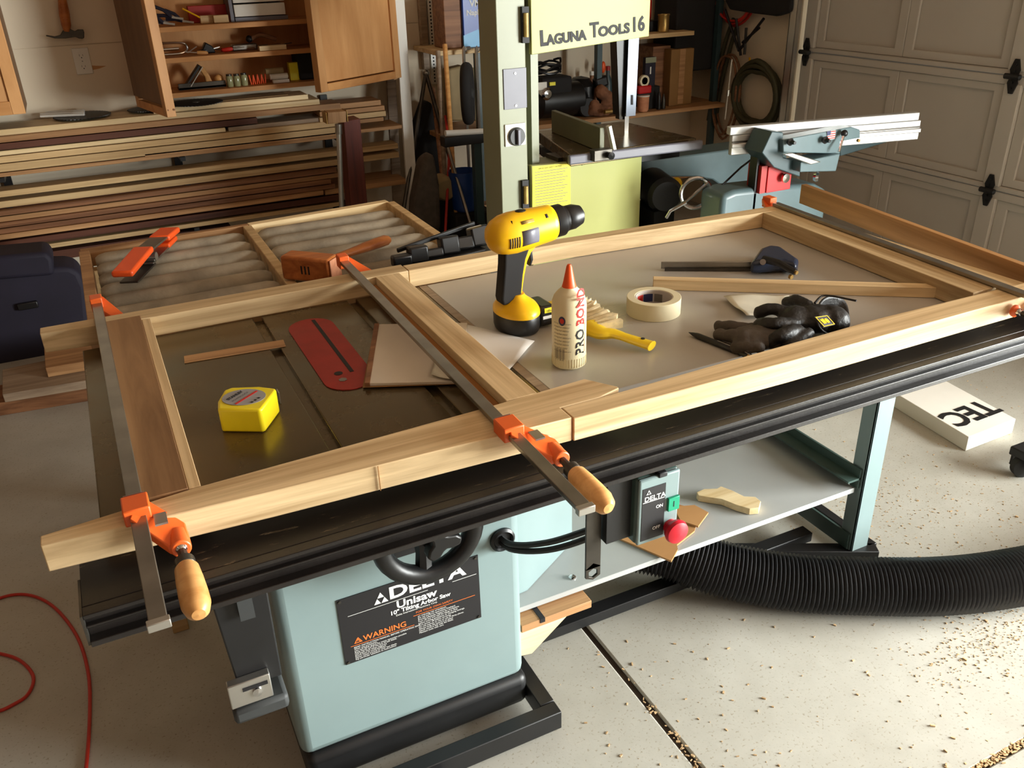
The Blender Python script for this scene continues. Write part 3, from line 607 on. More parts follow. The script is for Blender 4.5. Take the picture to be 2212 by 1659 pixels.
# grey label plate and vents lie on the near side of the housing (a curved plate)
def shell(x0, x1, g0, g1, r, mt, name, n=6, par=dr_):
    b = MB(); vs = []; side = V((0,-1,0)); up = side.cross(ax)*-1; 
    if up.z < 0: up = -up
    for i in range(n+1):
        g = g0+(g1-g0)*i/n
        for x in (x0, x1):
            rr = r+.0425
            vs.append(BO + ax*x + (side*math.cos(g)*1.0 + up*math.sin(g)*1.05)*(rr if x < .03 else rr-.0015))
    b.add(vs, [(2*i, 2*i+1, 2*i+3, 2*i+2) for i in range(n)])
    o = DL(b).build(name, mt, par); s_ = o.modifiers.new('t', 'SOLIDIFY'); s_.thickness = .0012; return o
shell(-.004, .036, -.5, .28, .0004, 'plate_grey', 'model_plate')
for i in range(5): shell(-.033+i*.0052, -.0305+i*.0052, -.50, .06, .0003-.0018*(4-i)/4, 'ink_black', 'vent_slot')
shell(.0, .030, .58, .74, .0006, 'amber_gloss', 'maker_plate')
shell(.060, .066, .62, .85, -.0025, 'ink_black', 'screw_hole'); shell(-.02, -.014, .75, .92, -.001, 'ink_black', 'screw_hole')
tp = BO + ax*.012 + V((0,-.004,.0435)); DL(MB().ball(tp, .009, 10, (1.4,1,.35))).build('gear_button', 'black_plastic', dr_)

# glue bottle
G0 = PZ(1229, 786, TT); zr = lambda y: PY(1229, y, G0.y).z - TT
R_ = (PZ(1268,786,TT)-PZ(1189,786,TT)).length/2*.93; k1 = zr(648); k2 = zr(622); k3 = zr(571)
gb = thing('glue_bottle', 'cream glue bottle with a tapered red cap', 'glue bottle', tuple(G0))
GL = lambda mb: local(gb, mb)
GL(MB().lathe([(R_*.85,0),(R_*.98,.004),(R_,.012),(R_,.5*k1),(R_,k1-.008),(R_*.97,k1),(R_*.88,k1+(k2-k1)*.4),(R_*.68,k1+(k2-k1)*.75),(R_*.48,k2),(R_*.44,k2+.003),(0,k2+.003)], n=48)).build('bottle', 'glue_cream', gb)
GL(MB().lathe([(R_*.40,k2),(R_*.41,k2+.004),(R_*.34,k2+.012),(R_*.16,k3-.004),(R_*.1,k3),(0,k3)], n=24)).build('cap', 'spring_orange', gb)
b = MB()
for i in range(40):
    g = 2*PI*i/40; b.box(-.0007, .0007, -.0007, .0007, 0, .017)
    k = len(b.v)-8
    for q in range(k, len(b.v)): b.v[q] = V((b.v[q].x*math.cos(g)-b.v[q].y*math.sin(g)+R_*math.cos(g), b.v[q].x*math.sin(g)+b.v[q].y*math.cos(g)+R_*math.sin(g), b.v[q].z+.006))
GL(b).build('base_ribs', 'glue_cream', gb)
view = math.atan2(-G0.y, -G0.x)   # the side of the bottle that is turned to the room
def wrap_text(s, size, g_right, z0, mt, vertical=False, bold=0):
    c_ = bpy.data.curves.new('t', 'FONT'); c_.body = s; c_.size = size; c_.offset = bold; c_.resolution_u = 2
    t = bpy.data.objects.new('t', c_); col.objects.link(t)
    me = bpy.data.meshes.new_from_object(t.evaluated_get(bpy.context.evaluated_depsgraph_get())); bpy.data.objects.remove(t); bpy.data.curves.remove(c_)
    vs = []
    for q in me.vertices:
        u, v_ = (-q.co.y, q.co.x) if vertical else (q.co.x, q.co.y)
        g = g_right + u/R_; vs.append(V(((R_+.0005)*math.cos(g), (R_+.0005)*math.sin(g), z0+v_)))
    b = MB().add(vs, [tuple(p.vertices) for p in me.polygons]); bpy.data.meshes.remove(me)
    return GL(b).build('lettering', mt, gb, ang=180)
wrap_text('PRO', .027, view+.98, .030, 'ink_black', True, .0005)
wrap_text('BOND', .025, view+.98, .030+.058, 'ink_red', True, .0006)
wrap_text('PROFESSIONAL WOOD GLUE', .0055, view+1.12, .034, 'ink_red', True)
for i in range(9): wrap_text('strong fast waterproof'[:20-i % 4], .0042, view-.98, k1*.72-i*.0068, 'grey_mark')
def patch(g0, g1, z0, z1, mt, name, r=.0003, n=8, rnd=False):
    b = MB(); vs = []
    if rnd:
        vs = [V(((R_+r)*math.cos((g0+g1)/2+(g1-g0)/2*math.cos(t)), (R_+r)*math.sin((g0+g1)/2+(g1-g0)/2*math.cos(t)), (z0+z1)/2+(z1-z0)/2*math.sin(t))) for t in [2*PI*i/20 for i in range(20)]]
        b.add(vs, [tuple(range(20))])
    else:
        for i in range(n+1):
            g = g0+(g1-g0)*i/n; vs += [V(((R_+r)*math.cos(g), (R_+r)*math.sin(g), z0)), V(((R_+r)*math.cos(g), (R_+r)*math.sin(g), z1))]
        b.add(vs, [(2*i, 2*i+2, 2*i+3, 2*i+1) for i in range(n)])
    return GL(b).build(name, mt, gb, ang=180)
patch(view-.62, view-.20, k1*.70, k1*.70+.018, 'ink_blue', 'round_badge', rnd=True); patch(view-.54, view-.28, k1*.70+.004, k1*.70+.014, 'ink_red', 'badge_centre', .0005, rnd=True)
for i in range(9): patch(view-.92+i*.075, view-.90+i*.075+(i % 3)*.012, .020, .044, 'grey_mark', 'bar_code_line', .0004, 2)

# bench brush
A = PZ(1192, 652, .89); Bb = PZ(1285, 708, .89); E_ = PZ(1404, 746, TT+.014)
br = thing('bench_brush', 'yellow handled bench brush with pale bristles, behind the glue bottle', 'brush', ((A.x+E_.x)/2, (A.y+E_.y)/2, TT))
d = (Bb-A).normalized(); sd = V((-d.y, d.x, 0)); 
if sd.x < 0: sd = -sd
MB().beam(A-V((0,0,.006)), Bb-V((0,0,.006)), .040, .022).build('block', 'brush_yellow', br, bevel=.006, seg=3)
pth = smooth_path([Bb-d*.02+V((0,0,-.004)), Bb+d*.02+V((0,0,-.004)), Bb.lerp(E_,.35), Bb.lerp(E_,.65), E_, E_+(E_-Bb).normalized()*.004], 5)
n_ = len(pth); rs = [(.025-.012*min(1, i/(n_*.5)) + (.004*max(0, i/n_-.5)*2)) for i in range(n_)]
MB().tube(pth, rs, 12, sq=.55).build('handle', 'brush_yellow', br)
MB().cyl(E_+V((-.006,.016,.006)), E_+V((-.006,.016,.010)), .004, n=12).build('hang_hole', 'ink_black', br)
b = MB(); vs = []; nn = 70; rq = random.Random(9)
for i in range(nn+1):
    t = i/nn; s0 = A.lerp(Bb, t); dv = (sd + d*((t-.5)*.9) + V((0,0,.18))).normalized(); ln = .054+rq.uniform(-.009,.007)
    e = s0+dv*ln; ez_ = rq.uniform(0,.012); vs += [s0+V((0,0,.006)), s0-V((0,0,.012)), e+V((0,0,ez_)), e-V((0,0,.012))]
fs = []
for i in range(nn):
    k = 4*i; fs += [(k,k+2,k+6,k+4),(k+1,k+5,k+7,k+3),(k+2,k+3,k+7,k+6)]
b.add(vs, fs+[(0,1,3,2),(4*nn,4*nn+2,4*nn+3,4*nn+1)]); rnd = random.Random(3)
for i in range(260):
    t = rnd.random(); s0 = A.lerp(Bb, t) + sd*(.004+rnd.random()*.012) + V((0,0,rnd.uniform(-.014,.006)))
    fan = (t-.5)*.9; ln = rnd.uniform(.055,.072)
    dv = (sd + d*(fan+rnd.uniform(-.14,.14)) + V((0,0,rnd.uniform(.0,.45)))).normalized()
    e = s0+dv*ln; e.z = max(e.z, TT+.003); s0.z = max(s0.z, TT+.003); w1 = d*.0010+V((0,0,.0006))
    b.add([s0-w1, s0+w1, e+w1*.6, e-w1*.6], [(0,1,2,3)])
b.build('bristles', 'bristle', br)['kind'] = 'stuff'

# masking tape roll
M0 = PZ(1411, 674, TT); Rt = (PZ(1472,674,TT)-PZ(1350,674,TT)).length/2*.955; ht = PY(1411, 640, M0.y).z-TT
mt_ = thing('masking_tape', 'roll of cream masking tape lying flat on the grey table', 'tape roll', tuple(M0))
local(mt_, x := MB().lathe([(Rt*.70,0),(Rt,0),(Rt,ht),(Rt*.70,ht),(Rt*.70,0)], n=64)); x.build('tape', 'tape_cream', mt_, bevel=.0008)
local(mt_, x := MB().lathe([(Rt*.665,.0005),(Rt*.70,.0005),(Rt*.70,ht-.001),(Rt*.665,ht-.001),(Rt*.665,.0005)], n=64)); x.build('core', 'cardboard_core', mt_)
for g, w_, mtn in ((1.3,.35,'ink_blue'),(1.85,.3,'ink_red'),(.7,.3,'grey_mark')):
    b = MB(); vs = []
    for i in range(7): q = g+w_*(i/6-.5)*1.6; vs += [V((Rt*.660*math.cos(q), Rt*.660*math.sin(q), ht*.25)), V((Rt*.660*math.cos(q), Rt*.660*math.sin(q), ht*.75))]
    local(mt_, b.add(vs, [(2*i,2*i+2,2*i+3,2*i+1) for i in range(6)])); b.build('printed_mark', mtn, mt_)

# steel bar tool with pistol grip
t0_, t1_ = PZ(1428,573,TT+.012), PZ(1640,572,TT+.014)
tl = thing('pistol_grip_tool', 'steel bar tool with a dark blue and black pistol grip', 'hand tool', (1.28, 1.58, TT))
MB().beam(t0_, t1_, .004, .017).build('bar', 'steel', tl, bevel=.001)
MB().beam(t0_+V((.004,-.010,-.009)), t1_+V((0,-.012,-.009)), .004, .006).build('rod', 'dark_steel', tl)
g0 = PZ(1622,580,TT+.022); g1 = PZ(1650,556,TT+.030); g2 = PZ(1680,556,TT+.03); g3 = PZ(1722,590,TT+.016)
hp = [PZ(x, y, TT+.004) for x, y in ((1618,592),(1640,560),(1660,553),(1684,556),(1724,585),(1716,597),(1690,588),(1665,590),(1640,592))]
MB().prism(hp, (0,0,.030)).build('grip', 'navy_gloss', tl, bevel=.009, seg=3, label='dark blue pistol grip')
l1, l2 = PZ(1650,560,TT+.036), PZ(1718,588,TT+.030); MB().tube([l1, l1.lerp(l2,.5)+V((0,0,.006)), l2], [.009,.008,.0075], 10).build('lever', 'black_plastic', tl)
MB().cyl(l2, l2+(l2-l1).normalized()*.005, .0045, n=12).build('brass_pin', 'brass', tl)
q = PZ(1706,597,TT+.016); MB().cyl(q, q+(l2-l1).normalized()*.006, .0055, n=12).build('brass_pin', 'brass', tl)
MB().cyl(PZ(1648,566,TT+.032), PZ(1648,566,TT+.040), .007, n=12).build('pivot', 'chrome', tl)

# long oak stick
plank('oak_stick', 'long pale oak stick lying across the grey table', 'stick', PZ(1410,622,TT), PZ(2035,640,TT), .026, .024, 'oak_x')
# plastic bag, pencils
sheet('plastic_bag', 'clear plastic bag half under the black gloves', 'plastic bag', ((1562,648),(1705,640),(1700,680),(1612,690)), TT+.002, 'bag', .006)
def pen(label, a, c, r, mt1, mt2, name='pen', cat='pen'):
    d_ = (c-a).normalized(); t = thing(name, label, cat, tuple(a))
    MB().lathe([(.0008,0),(r*.6,.010),(r,.022),(r,(c-a).length*.72)], a, d_, n=12).build('barrel', mt1, t)
    MB().lathe([(r*1.05,(c-a).length*.72),(r*1.05,(c-a).length*.95),(r*.6,(c-a).length)], a, d_, n=12).build('end_sleeve', mt2, t)
    MB().beam(a+d_*(c-a).length*.62+V((0,0,r+.001)), a+d_*(c-a).length*.92+V((0,0,r+.001)), .003, .0012).build('clip', 'chrome', t)
pen('black pen with a silver tip pointing left, in front of the gloves', PZ(1488,718,TT+.006), PZ(1590,758,TT+.006), .0058, 'black_plastic', 'black_plastic')
pen('black and brass pen half hidden behind the near stile', PZ(1560,742,TT+.006), PZ(1640,782,TT+.006), .0055, 'black_plastic', 'brass')
# work gloves: fingers and palm fused by a voxel remesh
def glove(name, label, palm, fingers, mt, z0, extra=None, th=None):
    t = thing(name, label, 'glove', tuple(PZ(*palm[0], z0)), 0, 'pair of black work gloves')
    b = MB()
    for (x, y, z, r, s_) in palm[1]: b.ball(PZ(x, y, TT+z), r, 12, s_)
    for pts, r in fingers:
        P = [PZ(x, y, TT+z) for x, y, z in pts]; P = smooth_path(P, 4); b.tube(P, r, 10); b.ball(P[-1], r*1.02, 10); b.ball(P[0], r, 10)
    o = b.build('glove_body', mt, t, ang=180)
    m_ = o.modifiers.new('r', 'REMESH'); m_.mode = 'VOXEL'; m_.voxel_size = .0028; m_.use_smooth_shade = True
    s_ = o.modifiers.new('s', 'SMOOTH'); s_.iterations = 6; s_.factor = .5
    tx = bpy.data.textures.new('wrinkle', 'CLOUDS'); tx.noise_scale = .028
    d_ = o.modifiers.new('d', 'DISPLACE'); d_.texture = tx; d_.strength = .007; d_.mid_level = .5
    return t
gl = glove('work_glove', 'black work glove lying on top, with its open cuff and yellow badge', [(1740,700), [(1722,690,.036,.034,(1.2,1,.75)),(1760,690,.036,.036,(1.1,1,.8)),(1795,690,.034,.034,(1,1.1,.85))]],
  [([(1720,680,.045),(1670,668,.050),(1640,676,.040)],.0125), ([(1712,700,.040),(1672,700,.045),(1640,702,.034)],.0135), ([(1722,715,.036),(1690,724,.036),(1668,738,.022)],.0135), ([(1745,722,.030),(1720,738,.024),(1705,752,.014)],.0125),([(1745,660,.05),(1720,650,.05),(1700,652,.042)],.012)], 'glove_black', TT)
glove('work_glove', 'dark grey work glove underneath, palm flat on the table', [(1620,720), [(1630,728,.020,.038,(1.3,1,.55)),(1668,728,.020,.036,(1.2,1,.55))]],
  [([(1630,712,.022),(1590,706,.024),(1555,706,.014)],.012), ([(1620,730,.020),(1585,726,.022),(1552,722,.012)],.0125), ([(1640,750,.020),(1610,752,.016),(1590,750,.012)],.012)], 'glove_grey', TT)
k0 = PZ(1812, 690, TT+.030)
kk = [PZ(x, y, TT+z) for x, y, z in ((1770,648,.062),(1800,636,.066),(1826,645,.050),(1836,672,.034),(1832,706,.014),(1812,724,.008),(1786,722,.022),(1762,700,.050))]
ctr = sum(kk, V())/8
b = MB(); b.add(kk+[q.lerp(ctr,.35)+V((0,.012,-.012)) for q in kk], [(i,(i+1)%8,8+(i+1)%8,8+i) for i in range(8)])
o = b.build('cuff', 'glove_black', gl, ang=180); s_ = o.modifiers.new('s','SUBSURF'); s_.levels = 2; s_.render_levels = 2; s_ = o.modifiers.new('t','SOLIDIFY'); s_.thickness = .004
st = smooth_path([PZ(1760,655,TT+.066), PZ(1775,640,TT+.070), PZ(1800,640,TT+.072), PZ(1850,650,TT+.074)], 5)
MB().tube(st, .0028, 6, sq=.6).build('pull_strap', 'black_plastic', gl)
bz = .078; q = [PZ(x, y, TT+bz-k*.012) for k, (x, y) in enumerate(((1757,686),(1782,684),(1806,700),(1776,706)))]
q = [PZ(x, y, TT+z) for x, y, z in ((1758,686,.078),(1785,682,.074),(1803,702,.058),(1778,708,.062))]
bg = MB().prism(q, (0,-.0005,.0015)).build('badge', 'ink_black', gl)
cq = sum(q, V())/4; U_ = (q[1]-q[0]).normalized(); W_ = (q[0]-q[3]).normalized()
cn_ = U_.cross(W_).normalized()*.0022
MB().frame([q_.lerp(cq,.06)+cn_ for q_ in q], [q_.lerp(cq,.16)+cn_ for q_ in q], cn_*.2).build('badge_border', 'drill_yellow', bg)
MB().prism([cq+U_*a_+W_*b_+cn_ for a_, b_ in ((-.011,.005),(-.007,.004),(-.005,.006),(-.001,.005),(-.001,-.005),(-.009,-.006))], cn_*.2).prism([cq+U_*(.0045+.0045*math.cos(t))+W_*.0055*math.sin(t)+cn_ for t in [2*PI*i/12 for i in range(12)]], cn_*.2).build('badge_mark', 'drill_yellow', bg)

# ================================================================== THINGS ON AND UNDER THE SHELF OF THE SAW
fo = [PZ(x, y, .2515) for x, y in ((1504,1072),(1520,1066),(1548,1062),(1556,1058),(1580,1066),(1606,1080),(1630,1080),(1642,1090),(1638,1104),(1620,1110),(1590,1104),(1558,1092),(1525,1088),(1508,1082)) ]
fo = [PZ(x, y+8, .2515) for x, y in ((1504,1068),(1520,1061),(1548,1060),(1556,1055),(1580,1064),(1606,1077),(1630,1078),(1642,1088),(1638,1102),(1618,1104),(1590,1096),(1558,1083),(1525,1078),(1508,1075))]
tag(MB().prism(fo, (0,0,.019)).build('bandsawn_cutout', 'pine', bevel=.001), 'wavy pale band-sawn wooden cutout on the white shelf', 'wood scrap')
for nm, lb_, pts_, dz in (('hardboard_offcut', 'reddish hardboard offcut hanging over the shelf edge', ((1318,1158),(1372,1140),(1462,1092),(1512,1105),(1500,1150),(1462,1180),(1464,1190),(1450,1215)), .0),
                          ('hardboard_offcut', 'tan hardboard offcut behind the red stop button', ((1455,1098),(1500,1094),(1530,1110),(1508,1140),(1470,1128)), .0055)):
    p_ = [PZ(x, y, .2515+dz) for x, y in pts_]; tag(MB().prism(p_, (0,0,.005)).build(nm, 'mdf'), lb_, 'wood scrap', 'hardboard offcuts on the shelf')
# ledger and brace beneath the shelf
lg = [PZ(x, y, .232) for x, y in ((1131,1338),(1300,1286),(1285,1268),(1131,1318))]
lg = [(.626,1.315,.212),(.805,1.315,.212),(.805,1.36,.212),(.626,1.36,.212)]
lo = thing('ledger_board', 'tan wooden ledger board under the front of the white shelf', 'wood block', (.72,1.34,.21))
MB().prism(lg, (0,0,.02)).build('board', 'tan_board', lo, bevel=.001); MB().box(.672,.684,1.3135,1.36,.222,.2335).build('notch', 'ink_black', lo)
w_ = [PY(x, y, 1.335) for x, y in ((1131,1372),(1131,1410),(1156,1412),(1236,1326),(1180,1340))]
tag(MB().prism([(.626,1.325,.205),(.626,1.325,.135),(.655,1.325,.13),(.752,1.325,.207)], (0,.05,0)).build('pine_brace', 'pine', bevel=.001), 'pale pine brace with a slanting end under the ledger', 'wood block')
# ================================================================== ON THE FLOOR
hp_ = smooth_path([(.74,1.84,.135),(.86,1.74,.140),(1.02,1.60,.140),(1.14,1.49,.130),(1.26,1.385,.095),(1.40,1.28,.077),(1.55,1.185,.077),(1.72,1.095,.077),(1.90,1.035,.077),(2.1,.995,.08),(2.4,.99,.085),(2.8,1.05,.09)], 60)
# ribbed hose: radius swings along the length
L_ = [0.0]
for i in range(1, len(hp_)): L_.append(L_[-1]+(hp_[i]-hp_[i-1]).length)
tot = L_[-1]; step_ = .0027; res = []; j = 0; s_ = 0
while s_ < tot:
    while L_[j+1] < s_: j += 1
    res.append(hp_[j].lerp(hp_[j+1], (s_-L_[j])/(L_[j+1]-L_[j]))); s_ += step_
rad = [.070+.0050*math.cos(2*PI*i/4) for i in range(len(res))]
hs = MB().tube(res, rad, 26).build('dust_hose', 'hose_black', ang=50); tag(hs, 'thick ribbed black dust hose lying on the concrete floor', 'hose')
# foam board with letters
fb = thing('lettered_board', 'white board printed with black letters lying on the bright floor', 'board', (2.62, 1.85, 0))
p0, p1 = PZ(2085,975,0), PZ(1912,868,0); p0.z = .0005; p1.z = .0005
wv = (PZ(2026,817,.06)-PZ(1928,850,.06)); wv.z = 0; ln = p1-p0; p1 = p0+ln*1.12
MB().prism([p0, p0+wv*1.0, p1+wv, p1], (0,0,.056)).build('board', 'foam', fb, bevel=.002)
U_ = -wv.normalized(); W_ = (p0-p1).normalized()   # reads upside-down from the camera
O_ = p0+V((0,0,.0568)); d1 = wv.normalized(); d2 = (p1-p0).normalized()
text('TEC', .13, O_+d1*(wv.length*.98)+d2*.150, -d1, -d2, 'ink_black', fb, bold=.004, sx=1.0)
# caster of a stand outside the frame
ca = PZ(2188, 1040, 0)
cs = thing('caster', 'black rubber caster standing on the floor at the right edge', 'caster', (ca.x+.05, ca.y, 0))
MB().lathe([(.0,-.016),(.030,-.016),(.040,-.010),(.040,.010),(.030,.016),(0,.016)], (ca.x+.05, ca.y+.01, .0405), (.35,1,0), n=24).build('wheel', 'rubber', cs)
MB().box(ca.x+.02, ca.x+.26, ca.y-.03, ca.y+.05, .07, .10).build('leg', 'black_metal', cs, bevel=.004)
MB().box(ca.x+.035, ca.x+.10, ca.y-.03, ca.y-.022, .03, .07).box(ca.x+.035, ca.x+.10, ca.y+.04, ca.y+.048, .03, .07).build('fork', 'black_metal', cs)
# red extension cord
cp = [PZ(x, y, .0045) for x, y in ((-60,1330),(0,1292),(60,1285),(115,1310),(165,1372),(190,1450),(194,1540),(186,1659),(170,1760))]
tag(MB().tube(smooth_path(cp, 8), .0042, 8).build('extension_cord', 'cord_red', ang=180), 'red cord curving down the dark floor beside the saw', 'cord', 'red cords on the floor')
cp = [PZ(x, y, .0045) for x, y in ((-60,1405),(0,1412),(45,1428),(72,1462),(60,1500),(25,1524),(-10,1538),(-80,1550))]
tag(MB().tube(smooth_path(cp, 8), .0042, 8).build('extension_cord', 'cord_red', ang=180), 'red cord loop at the left edge of the picture', 'cord', 'red cords on the floor')
# sawdust: chips and crumbs strewn over the floor (uncountable)
b = MB(); rnd = random.Random(11)
def chip(x, y, s_, z=0):
    g = rnd.random()*PI; l, w1, h = s_*rnd.uniform(.8,2.2), s_*rnd.uniform(.4,.9), s_*rnd.uniform(.2,.7)
    cx_, sx_ = math.cos(g), math.sin(g); k = rnd.uniform(-.3,.3)*h
    P = [V((x+cx_*u*l-sx_*v_*w1, y+sx_*u*l+cx_*v_*w1, z+.0002+(h if t else 0)+(k if u > 0 and t else 0))) for t in (0,1) for u, v_ in ((-.5,-.5),(.5,-.5),(.5,.5),(-.5,.5))]
    b.add(P, [(4,5,6,7),(0,1,5,4),(1,2,6,5),(2,3,7,6),(3,0,4,7)])
for i in range(900): chip(rnd.uniform(.66,3.1), rnd.uniform(.3,2.2), rnd.choice((.0015,.002,.003,.004)))
for i in range(120): chip(rnd.uniform(.66,2.4), rnd.uniform(.5,1.3), rnd.choice((.004,.005)))
for (x, y, sx_, sy_, n_) in ((2.02,.97,.12,.07,900),(1.72,.97,.06,.04,200),(1.55,.95,.06,.06,100),(1.85,.80,.04,.12,160),(1.9,1.55,.14,.14,350),(2.15,1.35,.2,.15,300),(.9,.80,.05,.1,50),(1.78,.9,.1,.05,120)):
    for i in range(n_): chip(rnd.gauss(x, sx_), rnd.gauss(y, sy_), rnd.choice((.0015,.002,.003)))
for i in range(500): chip(rnd.uniform(1.38,1.85), rnd.gauss(.716,.005), rnd.choice((.003,.004,.006)), -.004)
for i in range(60): chip(rnd.gauss(.8775,.006), rnd.uniform(.8,1.2), rnd.choice((.003,.005)), -.001)
for i in range(14): chip(rnd.uniform(.67,.9), rnd.uniform(.85,1.0), .005)
so = b.build('sawdust', 'sawdust', ang=10); tag(so, 'pale sawdust and wood chips strewn over the concrete floor', 'sawdust'); so['kind'] = 'stuff'
# boards stacked on the floor left of the saw
fbs = [((95,758),(215,735),(210,786),(98,806),.055,.105,'tan_board','short tan board on top of the floor pile left of the saw'),]
def floor_board(pxs, z0, z1, mt, label):
    P = [PZ(x, y, z1) for x, y in pxs]; P = [V((q.x, q.y, z0)) for q in P]
    o = MB().prism(P, (0,0,z1-z0)).build('plywood_offcut', mt, bevel=.002); tag(o, label, 'board', 'boards piled on the floor'); return o
floor_board(((-60,880),(430,800),(430,770),(-60,840)), 0, .055, 'brown_board', 'long brown board at the bottom of the floor pile')
floor_board(((5,852),(330,798),(330,730),(5,798)), .056, .092, 'grey_board', 'wide greyish board in the middle of the floor pile')
floor_board(((98,795),(300,760),(300,712),(95,752)), .093, .135, 'tan_board', 'short tan board topmost on the floor pile')
# navy tool case on the floor under the rack
nc = thing('tool_case', 'dark navy tool case with rounded corners standing under the lumber rack', 'tool case', (-.25, 4.2, 0))
P = [PY(x, y, 4.08) for x, y in ((-70,600),(40,580),(150,577),(172,588),(186,620),(196,740),(190,770),(-70,800))]
MB().prism(P, (0,.2,0)).build('shell', 'navy', nc, bevel=.03, seg=4)
MB().prism([PY(x, y, 4.06) for x, y in ((-70,560),(100,545),(115,560),(118,596),(-70,612))], (0,.2,0)).build('upper_shell', 'navy', nc, bevel=.02, seg=3, label='slate-blue upper part')
q = PY(60, 660, 4.07); MB().box(q.x-.04, q.x+.04, 4.06, 4.08, q.z-.015, q.z+.015).build('latch', 'black_plastic', nc, bevel=.004)

# ================================================================== ROLLER TABLE BEHIND THE SAW
RZ = .84
rt = thing('roller_table', 'low wooden outfeed table with two banks of grey pipe rollers', 'roller table', (.38, 2.3, 0))
def rail_(a, c, w_, n='rail', mt='pine_dull', h=.05): MB().beam(V((a[0],a[1],RZ-h/2)), V((c[0],c[1],RZ-h/2)), w_, h).build(n, mt, rt, bevel=.002)
rail_((-.085,2.655),(.385,2.665),.022, mt='tan_board'); rail_((.386,2.665),(.842,2.70),.030, mt='pine'); rail_((-.075,1.93),(-.075,2.643),.028, mt='tan_board'); rail_((.848,1.93),(.848,2.683),.026, mt='pine_dull'); rail_((.38,1.93),(.38,2.65),.026, 'divider', 'pine_dull'); rail_((-.06,1.935),(.83,1.935),.022, 'rail', 'tan_board')
for x in (-.06, .82):
    for y in (1.96, 2.62): MB().box(x-.02, x+.02, y-.02, y+.02, 0, RZ-.05).build('leg', 'pine_dull', rt, bevel=.002)
for k in range(7):
    y = 2.598-k*.095
    for x0, x1 in ((-.052,.360),(.400,.826)):
        p = [(0,0),(.015,.001),(.022,.012),(.0255,.03),(.0255,(x1-x0)-.03),(.022,(x1-x0)-.012),(.015,(x1-x0)-.001),(0,(x1-x0))]
        MB().lathe(p, (x0, y, RZ-.028), (1,0,0), n=24).build('roller', 'pipe_grey', rt)
# mallet
ma = thing('wooden_mallet', 'square headed wooden mallet with turned handle on the rollers', 'mallet', (.42, 1.99, RZ))
h0, h1 = PZ(628, 572, RZ+.035), PZ(716, 580, RZ+.035); d = (h1-h0).normalized()
a0, a1 = h0-d*.012, h1+d*.010
MB().beam(a0, a1, .055, .062).build('head', 'mallet_wood', ma, bevel=.008, seg=3)
MB().beam(a1, a1+d*.004, .050, .056).build('striking_face', 'mallet_face', ma, bevel=.003)
hh0 = (a0+a1)/2; hh1 = PZ(838, 517, RZ+.028); hd = (hh1-hh0)
MB().tube([hh0.lerp(hh1,t) for t in (.05,.3,.5,.7,.85,.96,1)], [.012,.0115,.013,.0165,.018,.018,.013], 14, sq=.8).build('handle', 'mallet_wood', ma)
c_ = h0.lerp(h1, .5); n_ = V((d.y, -d.x, 0))
if n_.y > 0: n_ = -n_
b = MB()
for i in range(3): q = c_-d*(.012-.010*i)+n_*.0279; b.prism([q+V((0,0,-.011)), q+d*.004+V((0,0,-.011)), q+d*.004+V((0,0,.010)), q+V((0,0,.010))], n_*.0004)
b.build('burnt_mark', 'ink_black', ma)
# big spring clamp
s0, s1 = PZ(275,608,RZ+.025), PZ(368,515,RZ+.025); d = (s1-s0).normalized(); n_ = V((-d.y, d.x, 0)); Ls = (s1-s0).length
sg = thing('spring_clamp', 'large spring clamp with bright orange tips on the rollers', 'clamp', tuple((s0+s1)/2-V((0,0,.025))))
def leaf(t0_, t1_, w_, z, mt, name, bow=0, side=0, th=.006):
    A_, B_ = s0+d*Ls*t0_+n_*side, s0+d*Ls*t1_+n_*side; A_.z = B_.z = RZ+z; A_.z += bow
    MB().beam(A_, B_, w_, th).build(name, mt, sg, bevel=th*.35, seg=3)
leaf(-.06, .42, .052, .060, 'spring_orange', 'grip_sleeve', -.01, th=.016); leaf(.40, .80, .048, .052, 'steel', 'jaw_leaf', .006, th=.005); leaf(.76, 1.04, .056, .046, 'spring_orange', 'tip_pad', .004, th=.016)
leaf(.05, .45, .046, .016, 'dark_steel', 'jaw_leaf', 0, .004, .005); leaf(.40, .80, .046, .022, 'steel', 'jaw_leaf', 0, .004, .005); leaf(.78, 1.0, .050, .026, 'spring_orange', 'tip_pad', 0, .004, .014)
m_ = s0+d*Ls*.45; MB().lathe([(0,-.024),(.012,-.024),(.012,.024),(0,.024)], V((m_.x,m_.y,RZ+.035)), n_, n=16).build('pivot_spring', 'bright_steel', sg)
# black plastic clamp heads at the corner of the roller table
bc = thing('black_organizer', 'black plastic tool rack leaning behind the oak frame', 'tool rack', (.78, 2.06, RZ))
q0, q1 = PZ(870,590,RZ+.01), PZ(1038,548,RZ+.01)
MB().beam(q0+V((0,0,.012)), q1+V((0,0,.012)), .06, .02).build('base', 'black_plastic', bc, bevel=.004)
for k in range(6):
    t = k/5; q = q0.lerp(q1, t); kk_ = (.018,.03,.012,.034,.02,.04)[k]; MB().beam(q+V((0,.0,.02)), q+V((0,.004*k,.030+kk_)), .02+kk_*.5, .050, up=(1,0,0)).build('holder', 'black_plastic', bc, bevel=.005)
q = q0.lerp(q1,.93); MB().beam(q+V((-.02,0,.072)), q+V((.02,0,.076)), .006, .004).build('bright_rod', 'chrome', bc)
MB().beam(q0+V((0,.03,.05)), q1+V((0,.03,.075)), .008, .012).build('back_bar', 'black_metal', bc, bevel=.003)
MB().box(.87, .95, 2.02, 2.10, .0, RZ+.01).build('stand', 'black_metal', bc)
